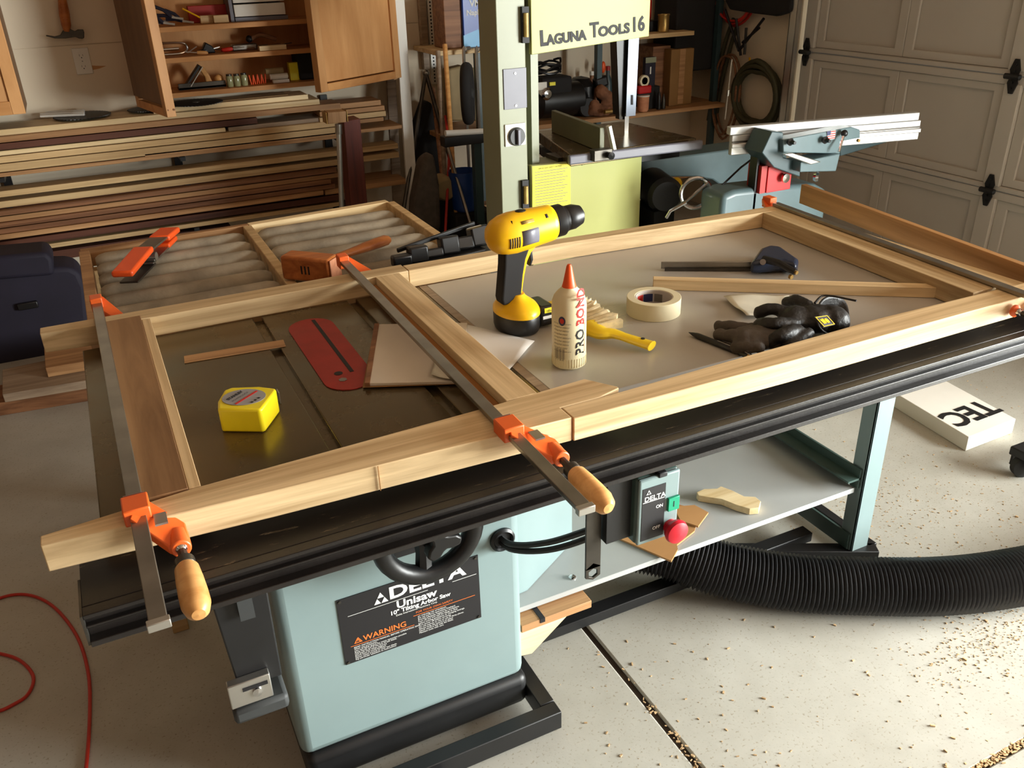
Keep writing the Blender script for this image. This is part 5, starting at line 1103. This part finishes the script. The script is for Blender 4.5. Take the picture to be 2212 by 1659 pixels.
# ================================================================== SHELVES BEHIND THE BAND SAW
SY0 = 4.36; SX0 = PY(957, 245, SY0).x; SX1 = 3.56
zl = PY(1420, 240, SY0).z; zu = PY(1440, 72, SY0).z
su = thing('garage_shelving', 'wooden garage shelving behind the band saw', 'shelving', ((SX0+SX1)/2, 4.55, 0))
MB().box(SX0, SX1, SY0, 4.74, zl-.024, zl).build('shelf', 'tan_board', su, bevel=.002); MB().box(SX0+.0, SX1-.25, SY0+.02, 4.74, zu-.024, zu).build('shelf', 'pine_dull', su, bevel=.002)
MB().box(SX0, SX1, SY0, 4.74, .26, .285).build('shelf', 'tan_board', su)
for x in (PY(1024,120,4.5).x, PY(1284,120,4.5).x, SX1-.02): MB().box(x-.016, x+.016, SY0+.08, SY0+.115, 0, 1.75).build('post', 'jointer_dark', su)
def sit(px, y, z): return V((PY(px, 200, y).x, y, z+.001))
# naphtha can
cx_ = PY(1024, 40, 4.42); z0 = zu+.001
cn = thing('solvent_can', 'blue rectangular solvent can with white lettering on the upper shelf', 'can', (cx_.x, 4.5, z0))
MB().box(cx_.x-.062, cx_.x+.062, 4.42, 4.49, z0, z0+.27).build('body', 'blue_can', cn, bevel=.004); MB().prism([(cx_.x-.063,4.4195,z0+.001),(cx_.x+.063,4.4195,z0+.001),(cx_.x+.063,4.4195,z0+.07),(cx_.x+.02,4.4195,z0+.085),(cx_.x-.063,4.4195,z0+.06)], (0,.01,0)).build('light_band', 'light_blue', cn)
text('VM&P', .045, (cx_.x-.022, 4.4187, z0+.195), (1,0,0), (0,0,1), 'ink_white', cn, bold=.001); text('Naphtha', .036, (cx_.x-.042, 4.4187, z0+.155), (1,0,0), (0,0,1), 'ink_white', cn, bold=.001)
MB().cyl((cx_.x, 4.455, z0+.27), (cx_.x, 4.455, z0+.29), .015, n=14).build('cap', 'white_plastic', cn)
# black jar left of it
q = PY(985, 50, 4.5); tag(MB().box(q.x-.09, q.x+.05, 4.44, 4.6, zu+.001, zu+.24).build('brown_carton', 'brown_board', bevel=.004), 'dark brown carton left of the blue can', 'box')
# compressor
cq = sit(1215, 4.5, zl); cp_ = thing('air_compressor', 'black portable air compressor on the shelf behind the band saw', 'compressor', tuple(cq))
MB().lathe([(0,-.17),(.06,-.165),(.092,-.13),(.095,0),(.092,.13),(.06,.165),(0,.17)], cq+V((-.03,0,.10)), (1,0,0), n=28).build('tank', 'black_plastic', cp_)
MB().box(cq.x-.17, cq.x+.02, 4.42, 4.56, zl+.14, zl+.235).build('cover', 'black_matte', cp_, bevel=.012)
q = PY(1168, 186, 4.415); MB().box(q.x-.035, q.x+.035, 4.408, 4.42, q.z-.02, q.z+.02).build('white_label', 'white_plastic', cp_); q = PY(1193, 181, 4.415); MB().box(q.x-.018, q.x+.018, 4.410, 4.42, q.z-.009, q.z+.009).build('yellow_label', 'sticker_yellow', cp_)
q = PY(1182, 203, 4.40); MB().lathe([(.030,-.06),(.034,0),(.022,.012),(0,.014)], q, (0,-1,0), n=20).build('pressure_dome', 'chrome', cp_)
for s_ in (-1, 1): MB().lathe([(0,-.015),(.05,-.015),(.055,0),(.05,.015),(0,.015)], cq+V((.12, .0+.07*s_, .055)), (0,1,0), n=18).build('wheel', 'rubber', cp_)
q = PY(1182, 158, 4.5); b = MB(); 
pts = [q+V((.085*math.cos(t)+.004*math.sin(5*t), .05*math.sin(t), .012*math.sin(2.3*t)+.0024*t)) for t in [i*.35 for i in range(75)]]
tag(b.tube(pts, .0065, 6).build('coiled_cable', 'black_plastic'), 'coiled black cable on top of the compressor', 'cable')
# nail gun / blower, jug, rags
q = sit(1290, 4.46, zl); ng = thing('nail_gun', 'dark nail gun standing on the shelf left of the band saw blade', 'nail gun', tuple(q))
MB().beam(q+V((-.02,0,.17)), q+V((.06,0,.19)), .05, .06).build('head', 'black_plastic', ng, bevel=.012); MB().beam(q+V((.01,0,.16)), q+V((-.01,0,.02)), .04, .045, up=(1,0,0)).build('grip', 'brown_board', ng, bevel=.01); MB().beam(q+V((.05,0,.03)), q+V((-.06,0,.0)), .03, .04).build('magazine', 'dark_steel', ng, bevel=.004)
q = sit(1300, 4.42, zl); b = MB()
for (dx, dy, dz, r, s_) in ((0,0,.03,.06,(1.4,.8,.6)),(-.05,0,.05,.045,(1,.8,1)),(.04,.01,.09,.045,(1,.8,1.1)),(0,0,.13,.04,(1,.8,1)),(.06,0,.03,.04,(1.3,.8,.7))): b.ball(q+V((dx,dy,dz+.0)), r, 12, s_)
o = b.build('rag_heap', 'rag', ang=180); r_ = o.modifiers.new('r','REMESH'); r_.mode='VOXEL'; r_.voxel_size=.006; r_.use_smooth_shade=True; tx = bpy.data.textures.new('fold','CLOUDS'); tx.noise_scale=.05; d_=o.modifiers.new('d','DISPLACE'); d_.texture=tx; d_.strength=.03; tag(o, 'brown rags heaped on the shelf edge', 'rags')
q = PY(1322, 240, 4.33); ft = thing('brass_fitting', 'row of brass hose fittings hanging at the shelf front', 'hose fitting', tuple(q)); MB().cyl(q+V((-.05,0,0)), q+V((.0,0,0)), .012, n=12).build('nut', 'brass', ft); MB().cyl(q+V((0,0,0)), q+V((.06,0,0)), .008, n=12).build('nipple', 'chrome', ft); MB().cyl(q+V((.06,0,0)), q+V((.085,0,0)), .013, n=6).build('coupler', 'brass', ft)
q = PY(1303, 145, 4.6); tag(MB().ball(q, .03, 12, (.5,.4,1.1)).build('red_float', 'spring_orange'), 'small orange-red object behind the nail gun', 'tool')
b0 = sit(1255, 4.55, zl); tag(MB().lathe([(.09,0),(.10,.03),(.10,.16),(.06,.2),(0,.21)], b0, n=24, sy=.7).build('shop_vacuum_head', 'black_plastic'), 'black rounded motor housing behind the rags', 'vacuum')
for k, (px, h, mt, lb_) in enumerate(((1330,.20,'grey_rubber','grey bottle behind the blade guard post'),(1312,.24,'jointer_dark','dark green bottle behind the nail gun'),(1278,.22,'brown_board','brown bottle behind the rags'))):
    q = sit(px, 4.62, zl); t = thing('bottle', lb_, 'bottle', tuple(q), 0, 'bottles on the lower garage shelf'); MB().lathe([(.03,0),(.032,.01),(.032,h*.6),(.012,h*.8),(.012,h*.92)], q, n=16).build('body', mt, t); MB().lathe([(.014,h*.9),(.014,h),(0,h)], q, n=12).build('cap', 'red' if k == 1 else 'white_plastic', t)
# right part: cartons, red pot, jar
def carton(px0, px1, pt_, y, z, dep, mt, label, name='cardboard_box', cat='box'):
    x0, x1 = PY(px0, 200, y).x, PY(px1, 200, y).x; zt_ = PY((px0+px1)/2, pt_, y).z
    t = thing(name, label, cat, ((x0+x1)/2, y, z)); MB().box(x0, x1, y, y+dep, z+.001, zt_).build('carton', mt, t, bevel=.003); return t, x0, x1, zt_
t, x0, x1, zt_ = carton(1446, 1494, 106, 4.45, zl, .25, 'cardboard', 'tall brown cardboard box at the right end of the lower shelf')
MB().box((x0+x1)/2-.02, (x0+x1)/2+.02, 4.4485, 4.45, zl+.01, zt_).build('packing_tape', 'tan_board', t)
carton(1407, 1444, 100, 4.52, zl, .2, 'brown_board', 'darker brown cardboard box left of the tall one')
t, x0, x1, zt_ = carton(1392, 1414, 124, 4.44, zl+.13, .03, 'navy', 'small green and blue carton leaning by the red pot', 'small_carton')
MB().box(x0, x1, 4.438, 4.44, zt_-.03, zt_).build('green_band', 'saw_olive', t); MB().box((x0+x1)/2-.004, (x0+x1)/2+.004, 4.438, 4.44, zl+.2, zl+.24).build('white_print', 'ink_white', t)
q = sit(1404, 4.47, zl); tag(MB().box(q.x-.04, q.x+.05, 4.44, 4.56, zl+.001, zl+.128).build('black_box', 'black_matte', bevel=.004), 'black box holding up the small carton', 'box')
q = sit(1390, 4.40, zl); pt_ = thing('plastic_tub', 'salmon pink plastic tub on the lower shelf', 'tub', tuple(q)); MB().lathe([(.026,0),(.033,.01),(.035,.08),(.037,.085)], q, n=20).build('tub', 'mallet_face', pt_); MB().lathe([(.037,.085),(.037,.092),(0,.092)], q, n=20).build('lid', 'white_plastic', pt_)
q = sit(1392, 4.40, zl+.11); rp = thing('tape_dispenser', 'red tape dispenser on top of the black box', 'tape dispenser', tuple(q)); MB().box(q.x-.045, q.x+.045, 4.39, 4.436, zl+.10, zl+.145).build('body', 'box_red', rp, bevel=.008); MB().lathe([(.02,-.01),(.032,-.01),(.032,.01),(.02,.01),(.02,-.01)], q+V((0,.01,.06)), (0,1,0), n=20).build('roll', 'tape_cream', rp); MB().box(q.x-.04, q.x+.04, 4.40, 4.43, zl+.0935, zl+.10).build('foot', 'black_plastic', rp)
for k, px in enumerate((1424, 1434)): q = sit(px, 4.40, zl); tag(MB().lathe([(.012,0),(.014,.01),(.012,.07-.02*k),(.005,.10-.02*k),(0,.11-.02*k)], q, n=14).build('small_bottle', 'dark_steel' if k else 'black_plastic'), ('taller dark squeeze bottle in front of the cartons', 'shorter grey squeeze bottle in front of the cartons')[k], 'bottle', 'squeeze bottles on the shelf')
q = PY(1439, 66, 4.42); bcn = thing('brass_can', 'brass coloured paint can on the upper shelf', 'can', (q.x, 4.42, zu)); MB().lathe([(.033,.001),(.034,.004),(.032,.008),(.032,.085),(.035,.09),(.035,.095),(.028,.095),(.028,.09),(0,.09)], (q.x, 4.45, zu), n=28).build('body', 'brass', bcn)
q = PY(1407, 20, 4.5); tag(MB().lathe([(.03,0),(.035,.01),(.035,.10),(.02,.13),(0,.13)], (q.x, 4.56, zu+.06), n=20).build('red_canister', 'box_red'), 'red canister beside the upper door of the band saw', 'canister')
tag(MB().box(q.x-.06, q.x+.07, 4.50, 4.66, zu+.001, zu+.058).build('dark_tin', 'black_plastic', bevel=.003), 'dark tin under the red canister', 'tin')
x0, x1 = PY(1458, 50, 4.5).x, SX1-.02; tag(MB().box(x0, x1, 4.485, 4.72, zu+.001-.24, zu+.5).build('black_speaker', 'black_matte', bevel=.01), 'big black box filling the corner above the cartons', 'box')

# ================================================================== BAND SAW
BY = 2.9
bs = thing('band_saw', 'olive green band saw with pale yellow-green wheel doors', 'band saw', (1.65, 3.05, 0))
fx0 = PY(1080, 300, BY).x; fx1 = PY(1139, 300, BY).x
MB().box(fx0, fx1, BY, BY+.15, .05, 1.95).build('column', 'saw_olive', bs, bevel=.003)
gx = PY(1148, 240, BY+.04).x; MB().box(gx, gx+.03, BY+.04, BY+.12, .8, 1.25).build('spine', 'saw_olive', bs)
ub = [PY(x, y, BY) for x, y in ((1145,118),(1398,78))]; lbx = [PY(x, y, BY) for x, y in ((1145,357),(1383,335),(1378,490))]
UZ = 1.95
MB().prism([(ub[0].x+.01,BY+.012,ub[0].z+.01),(ub[1].x-.012,BY+.012,ub[1].z+.01),(ub[1].x-.012,BY+.012,UZ),(ub[0].x+.01,BY+.012,UZ)], (0,.15,0)).build('upper_wheel_box', 'saw_olive', bs)
ud = MB().prism([(ub[0].x,BY-.012,ub[0].z),(ub[1].x,BY-.012,ub[1].z),(ub[1].x,BY-.012,UZ),(ub[0].x,BY-.012,UZ)], (0,.022,0)).build('upper_door', 'saw_cream', bs, bevel=.002)
MB().prism([(lbx[0].x+.01,BY+.012,.12),(lbx[1].x-.012,BY+.012,.12),(lbx[1].x-.012,BY+.012,lbx[1].z-.01),(lbx[0].x+.01,BY+.012,lbx[0].z-.01)], (0,.15,0)).build('lower_wheel_box', 'saw_olive', bs)
ldr = MB().prism([(lbx[0].x,BY-.012,.15),(lbx[1].x,BY-.012,.15),(lbx[1].x,BY-.012,lbx[1].z),(lbx[0].x,BY-.012,lbx[0].z)], (0,.022,0)).build('lower_door', 'saw_cream', bs, bevel=.002)
MB().box(fx0, lbx[1].x, BY-.02, BY+.3, 0, .118).build('base', 'olive_dark', bs, bevel=.004)
# lettering runs parallel to the slanting lower edge of the door
tu = (PY(1385, 69, BY-.013)-PY(1166, 100, BY-.013))
for s_, p0x, p0y, p1x, sz, mt_, bo in (('L',1167,99,1181,.070,'ink_black',.003),('AGUNA',1182,97,1266,.046,'ink_black',.0022),('T',1275,81,1293,.070,'ink_black',.002),('OOLS',1293,79,1358,.046,'ink_black',.0022),('16',1363,69,1386,.070,'ink_black',.002)):
    a0 = PY(p0x, p0y, BY-.0135); wid = (PY(p1x, p0y, BY-.0135)-a0).length
    c_ = bpy.data.curves.new('t', 'FONT'); c_.body = s_; c_.size = sz; t = bpy.data.objects.new('t', c_); col.objects.link(t); bpy.context.view_layer.update(); w0_ = t.dimensions.x; bpy.data.objects.remove(t); bpy.data.curves.remove(c_)
    text(s_, sz, a0, tu, (0,0,1), mt_, ud, bold=bo, sx=wid/w0_)
def hinge_(py0, py1, par):
    a_, b_ = PY(1136, py0, BY-.02), PY(1136, py1, BY-.02); MB().cyl((a_.x, BY-.02, a_.z), (a_.x, BY-.02, b_.z), .009, n=14).build('hinge_pin', 'amber_gloss', par)
    MB().box(a_.x-.012, a_.x+.014, BY-.016, BY-.001, b_.z-.02, a_.z+.02).build('hinge_leaf', 'ink_black', par)
hinge_(28, 80, ud); hinge_(402, 440, ldr); 
q = [PY(x, y, BY-.004) for x, y in ((1087,150),(1137,148),(1137,236),(1087,238))]
ep = MB().box(q[0].x, q[1].x, BY-.004, BY+.001, q[3].z, q[0].z).build('cover_plate', 'plate_grey', bs, bevel=.001)
for a_ in (.88, .08): zz = q[3].z+(q[0].z-q[3].z)*a_; MB().cyl(((q[0].x+q[1].x)/2, BY-.004, zz), ((q[0].x+q[1].x)/2, BY-.007, zz), .004, n=10).build('screw', 'chrome', ep)
q = [PY(x, y, BY-.006) for x, y in ((1091,270),(1135,268),(1135,316),(1091,318))]
sp0 = MB().box(q[0].x, q[1].x, BY-.006, BY+.001, q[3].z, q[0].z).build('switch_plate', 'white_plastic', bs, bevel=.001)
c_ = sum(q, V())/4+V((.004,0,-.003)); MB().lathe([(.033,0),(.033,.008),(.030,.014),(0,.014)], c_, (0,-1,0), n=30).build('rotary_switch', 'black_plastic', sp0); MB().box(c_.x-.006, c_.x+.006, BY-.034, BY-.018, c_.z-.028, c_.z+.028).build('switch_bar', 'plate_grey', sp0, bevel=.002)
q = [PY(x, y, BY-.0125) for x, y in ((1150,360),(1232,352),(1232,445),(1150,452))]
stk = MB().prism([q[0], q[1], q[2], q[3]], (0,-.0006,0)).build('warning_sticker', 'sticker_yellow', ldr)
text('IMPORTANT SAFETY NOTICE', .0075, q[0]+V((.025,-.0012,-.014)), (1,0,0), (0,0,1), 'ink_black', stk)
b = MB(); 
for i in range(13): z_ = q[0].z-.024-i*.0105; b.box(q[0].x+.010, q[1].x-.012-.01*(i % 3), BY-.0138, BY-.0132, z_, z_+.0022)
b.build('print_lines', 'grey_mark', stk)
q = PY(1257, 349, BY-.012); MB().box(q.x-.0015, q.x+.0015, BY-.0128, BY-.012, q.z-.015, q.z+.002).build('door_slot', 'ink_black', ldr)
# guide post, guard and blade
g0 = [PY(x, y, 3.08) for x, y in ((1358,80),(1381,78),(1373,250),(1352,252))]
MB().prism(g0, (0,.004,0)).build('blade_guard', 'guard_blue', bs, bevel=.001); MB().prism([PY(x, y, 3.083) for x, y in ((1362,205),(1366,205),(1366,226),(1362,226))], (0,-.006,0)).build('guard_slot', 'ink_black', bs)
MB().prism([PY(x, y, 3.10) for x, y in ((1332,85),(1357,85),(1354,250),(1338,250))], (0,.05,0)).build('guide_post', 'black_plastic', bs)
MB().prism([PY(x, y, 3.09) for x, y in ((1350,245),(1359,245),(1357,292),(1349,292))], (0,.0012,0)).build('blade', 'bright_steel', bs)
MB().prism([PY(x, y, 3.10) for x, y in ((1338,230),(1352,230),(1352,258),(1338,258))], (0,.03,0)).build('guide_block', 'dark_steel', bs)
# table with fence and front rail
BT = .872; tq = [PZ(x, y, BT) for x, y in ((1232,334),(1505,298),(1345,262),(1160,283))]
bt_ = thing_part = MB().prism([V((p_.x,p_.y,BT-.045)) for p_ in tq], (0,0,.045)).build('table', 'cast_iron', bs, bevel=.003)
for s_ in (0, 1): MB().box(1.62+s_*.25, 1.66+s_*.25, 2.95, 3.05, lbx[0].z, BT-.05).build('trunnion', 'dark_steel', bs)
fa = [PZ(x, y, BT) for x, y in ((1196,285),(1300,328))]
fn = MB().beam(fa[0]+V((0,0,.045)), fa[1]+V((0,0,.045)), .02, .088).build('fence', 'olive_dark', bs, bevel=.002)
fe = fa[1]; MB().beam(fe+V((.02,-.012,.095)), fe+V((.045,-.012,.005)), .012, .022, up=(0,1,0)).build('fence_face', 'white_plastic', fn)
rl0, rl1 = PZ(1228, 346, BT-.01), PZ(1516, 312, BT-.01); MB().beam(rl0, rl1, .02, .035).build('front_rail', 'plate_grey', bs, bevel=.006, seg=3)
q = PZ(1312, 334, BT); MB().lathe([(0,0),(.012,.002),(.014,.02),(0,.026)], q+V((0,-.01,0)), (0,-1,0), n=16).build('rail_knob', 'black_plastic', bs); MB().box(q.x-.06, q.x+.02, q.y-.005, q.y+.03, BT-.02, BT+.022).build('rail_carriage', 'dark_steel', bs, bevel=.003)
MB().prism([V((p_.x,p_.y,BT-.09)) for p_ in (tq[0].lerp(tq[3],.2), tq[1].lerp(tq[2],.2), tq[2], tq[3])], (0,0,.03)).build('table_rib', 'black_metal', bs)

# ================================================================== JOINTER
jt = thing('jointer', 'teal jointer with a long white aluminium fence and red switch box', 'jointer', (2.35, 2.75, 0))
fa, fb_ = PZ(1570, 272, .955), PZ(1977, 240, .955); fa.y += 0
dj = (fb_-fa).normalized(); nj = V((dj.y, -dj.x, 0));
if nj.y > 0: nj = -nj
def jb(u0, u1, n0, n1, z0, z1, name, mt, par=jt, bevel=.003, **k):
    P = [fa+dj*u0+nj*n0, fa+dj*u1+nj*n0, fa+dj*u1+nj*n1, fa+dj*u0+nj*n1]; P = [V((q.x,q.y,z0)) for q in P]
    return MB().prism(P, (0,0,z1-z0)).build(name, mt, par, bevel=bevel, **k)
LF = (fb_-fa).length
fnc = jb(0, LF, 0, .03, .925, .955, 'fence', 'aluminium'); jb(.012, LF+.015, .004, .026, .850, .924, 'fence_face', 'aluminium', fnc); jb(.010, LF+.016, .025, .034, .878, .894, 'fence_groove_lip', 'aluminium', fnc); jb(.012, LF+.014, .026, .0285, .896, .902, 'fence_groove', 'dark_steel', fnc)
# bed behind the fence
bd0 = PY(1385, 365, 2.98); 
P = [PY(x, y, 3.09) for x, y in ((1370,350),(1500,334),(1700,306),(1700,412),(1566,424),(1560,402),(1540,388),(1500,382),(1370,382))]
MB().prism(P, (0,.15,0)).build('table_casting', 'jointer_teal', jt, bevel=.006)
P = [PY(x, y, 2.62) for x, y in ((1815,300),(1950,272),(1925,305),(1815,338))]
MB().prism(P, (0,.14,0)).build('outfeed_table', 'jointer_dark', jt, bevel=.004)
# fence carriage
yb_ = fa.y-.10
def jp(y, pts, d, name, mt, par=jt, **k): return MB().prism([PY(a, b_, y) for a, b_ in pts], (0,d,0)).build(name, mt, par, bevel=.003, **k)
jc = jp(2.44, ((1692,302),(1840,274),(1858,280),(1858,298),(1815,306),(1815,332),(1692,330)), .06, 'fence_carriage', 'jointer_teal')
jp(2.46, ((1668,284),(1692,286),(1692,340),(1730,350),(1728,382),(1672,362),(1646,330)), .10, 'carriage_bracket', 'jointer_dark', jc)
jp(2.42, ((1730,350),(1815,332),(1806,370),(1728,372)), .08, 'carriage_bracket', 'jointer_teal', jc)
jp(2.40, ((1694,334),(1712,330),(1775,350),(1752,356)), .02, 'bright_lever', 'bright_steel', jc)
for px, py in ((1705,306),(1780,302)): q = PY(px, py, 2.43); MB().lathe([(0,.03),(.006,.03),(.008,.012),(.014,.008),(.012,0)], q, (0,-1,0), n=14).build('lock_knob', 'black_plastic', jc)
q = PY(1824, 288, 2.42); MB().ball(q, .013, 12).build('lever_ball', 'black_plastic', jc); MB().tube([q, PY(1812,328,2.40)], .005, 8).build('lever', 'chrome', jc)
q = [PY(x, y, 2.4385) for x, y in ((1786,284),(1805,281),(1803,300),(1787,302))]; MB().prism(q, (0,-.0005,0)).build('flag_sticker', 'white_plastic', jc)
b = MB(); 
for i in range(4): b.prism([q[0].lerp(q[3],i/4+.05)+V((0,-.0008,0)), q[1].lerp(q[2],i/4+.05)+V((0,-.0008,0)), q[1].lerp(q[2],i/4+.17)+V((0,-.0008,0)), q[0].lerp(q[3],i/4+.17)+V((0,-.0008,0))], (0,-.0003,0))
b.build('sticker_stripes', 'ink_red', jc); MB().prism([q[0]+V((0,-.0012,0)), q[0].lerp(q[1],.45)+V((0,-.0012,0)), q[0].lerp(q[2],.45)+V((0,-.0012,0)), q[0].lerp(q[3],.5)+V((0,-.0012,0))], (0,-.0002,0)).build('sticker_canton', 'ink_blue', jc)
q = PY(1852, 303, 2.45); MB().cyl(q, q+V((0,-.01,0)), .006, n=10).build('brass_nut', 'brass', jc)
# switch box
q = [PY(x, y, 2.50) for x, y in ((1661,358),(1709,372),(1706,412),(1662,416))]
rb2_ = MB().box(q[0].x, q[2].x, 2.50, 2.58, q[3].z, q[0].z-.005).build('switch_box', 'box_red', jt, bevel=.002, label='red switch box'); MB().box(q[0].x-.028, q[0].x-.001, 2.505, 2.58, q[3].z, q[0].z).build('box_side', 'red', rb2_)
c_ = PY(1694, 384, 2.49); MB().lathe([(.014,-.012),(.014,0),(.017,.004),(.017,.012),(0,.013)], c_, (0,-1,0), n=24).build('switch_knob', 'chrome', rb2_)
MB().box(q[0].x-.04, q[0].x-.03, 2.52, 2.56, q[3].z-.1, .86).build('conduit', 'black_metal', jt)
c_ = PY(1758, 380, 2.52); MB().lathe([(0,0),(.018,0),(.022,.01),(.018,.02),(0,.02)], c_, (.6,-.8,0), n=20).build('height_knob', 'chrome', jt)
# base cover, stand, handwheel, motor in the dark opening
P = [PY(x, y, 2.52) for x, y in ((1488,470),(1562,424),(1590,412),(1660,404),(1765,398),(1790,412),(1790,470))]
P2 = [P[1], P[2], P[3], P[4], P[5], V((P[5].x,2.52,.30)), V((P[1].x,2.52,.30))]
MB().prism(P2, (0,.14,0)).build('base_cover', 'jointer_teal', jt, bevel=.02, seg=4)
MB().box(P[1].x+.05, P[5].x-.05, 2.58, 2.84, 0, .30).build('stand', 'jointer_dark', jt, bevel=.005)
c_ = PY(1503, 417, 2.66); MB().tube([c_+V((.02*math.cos(t), .02*math.cos(t)*-1, .058*math.sin(t)))+V((.035*math.cos(t),0,0)) for t in [2*PI*i/28 for i in range(28)]], .008, 8, closed=True).build('handwheel', 'chrome', jt); MB().tube([c_+V((-.04,.02,-.04)), c_+V((.04,-.02,.04))], .006, 8).build('handwheel_spoke', 'chrome', jt)
c_ = PY(1470, 440, 2.6); MB().tube([PY(1440,470,2.6), PY(1448,456,2.58), PY(1482,436,2.55)], [.006,.006,.008], 8).build('crank', 'chrome', jt)
mo = PY(1440, 425, 2.85); MB().lathe([(0,0),(.06,0),(.075,.02),(.075,.2),(.06,.22),(0,.22)], mo, (.3,1,0), n=24).build('motor', 'black_metal', jt); MB().box(mo.x-.05, mo.x+.05, 2.86, 3.05, 0, mo.z-.06).build('motor_mount', 'black_metal', jt)
MB().box(P[1].x-.35, P[1].x-.02, 3.27, 3.29, .05, .78).build('opening_shade_panel', 'black_matte', jt); q = PY(1450, 398, 2.98); MB().lathe([(0,0),(.03,0),(.035,.03),(0,.03)], q, (0,-1,0), n=16).build('pulley', 'drill_yellow', jt, label='yellow pulley')  # black sheet added behind the casting to paint the opening's darkness
MB().tube([PY(1640,332,2.7), PY(1600,362,2.66), PY(1560,400,2.62)], .004, 6).build('power_cord', 'black_plastic', jt)

# ================================================================== HANGING ON THE RIGHT WALL BY THE CORNER
def px_(x, y, v=3.585): return PX(x, y, v)
def loop(name, label, cat, cxp, cyp, rx, ry, r, mt, turns, seed, v=3.565, group=None):
    c_ = px_(cxp, cyp, v); ex = abs(px_(cxp+rx, cyp, v).y-c_.y); ez = abs(px_(cxp, cyp-ry, v).z-c_.z); rr = random.Random(seed); pts = []
    for i in range(turns*28):
        t = 2*PI*i/28; k = 1+.05*math.sin(t*.37+seed); pts.append(V((v-.02*math.sin(t*.21+seed)-.012, c_.y+ex*k*math.cos(t), c_.z+ez*k*math.sin(t)-.03*(1-abs(math.cos(t)))*math.sin(t*.13))))
    tag(MB().tube(pts, r, 8).build(name, mt, ang=180), label, cat, group); return c_
c_ = loop('garden_hose', 'coiled green-brown garden hose hanging on the right wall', 'hose', 1637, 208, 48, 66, .014, 'hose_green', 7, 1)
loop('extension_cord', 'red extension cord looped on the right wall near the corner', 'cord', 1590, 12, 34, 34, .007, 'cord_red', 4, 2)
loop('hanging_cable', 'thin dark cable hanging from the corner down to the jointer', 'cable', 1572, 200, 26, 90, .007, 'brown_board', 3, 4)
for (a_, b_) in (((1637,140),(1650,118)),):
    q = px_(1637, 138, 3.6); t = thing('hose_hook', 'yellow hook holding the coiled garden hose', 'hook', tuple(q)); MB().tube([V((3.599,q.y,q.z+.02)), V((3.54,q.y,q.z+.01)), V((3.535,q.y,q.z+.04))], .006, 8).build('hook', 'drill_yellow', t)
bk = thing('folding_chair', 'black folding chair with straps hanging on the right wall', 'folding chair', tuple(px_(1620,60)))
MB().prism([px_(x, y, 3.56) for x, y in ((1565,-30),(1728,-30),(1722,24),(1690,34),(1640,28),(1590,20))], (-.05,0,0)).build('seat_cloth', 'black_matte', bk, bevel=.01)
for k, (p0_, p1_) in enumerate((((1566,20),(1596,110)),((1596,110),(1650,40)),((1590,40),(1600,120)),((1640,60),(1604,92)),((1608,118),(1612,60)))): MB().tube([px_(*p0_, 3.53), px_(*p1_, 3.54)], .008, 8).build('strut', 'black_metal', bk)
q0, q1 = px_(1581, 128, 3.50), px_(1566, 258, 3.50); an = thing('white_rod', 'thin white rod with a joint hanging beside the garden hose', 'rod', tuple(q1)); MB().tube([q0, q1], .004, 8).build('rod', 'white_paint', an); m_ = q0.lerp(q1,.55); MB().tube([m_+(q0-q1)*.05, m_-(q0-q1)*.05], .009, 8).build('joint', 'bright_steel', an)
for k, (a_, b_, lb_) in enumerate((((1530,260),(1585,40),'brown hose strand hanging by the corner, left one'),((1545,270),(1592,60),'brown hose strand hanging by the corner, right one'))):
    qa, qb = px_(*a_, 3.57), px_(*b_, 3.57); tag(MB().tube(smooth_path([qa, qa.lerp(qb,.4)+V((0,.03,-.02)), qa.lerp(qb,.8)+V((0,.02,0)), qb], 8), .012, 8).build('hose_strand', 'hose_green', ang=180), lb_, 'hose', 'hose strands by the corner')
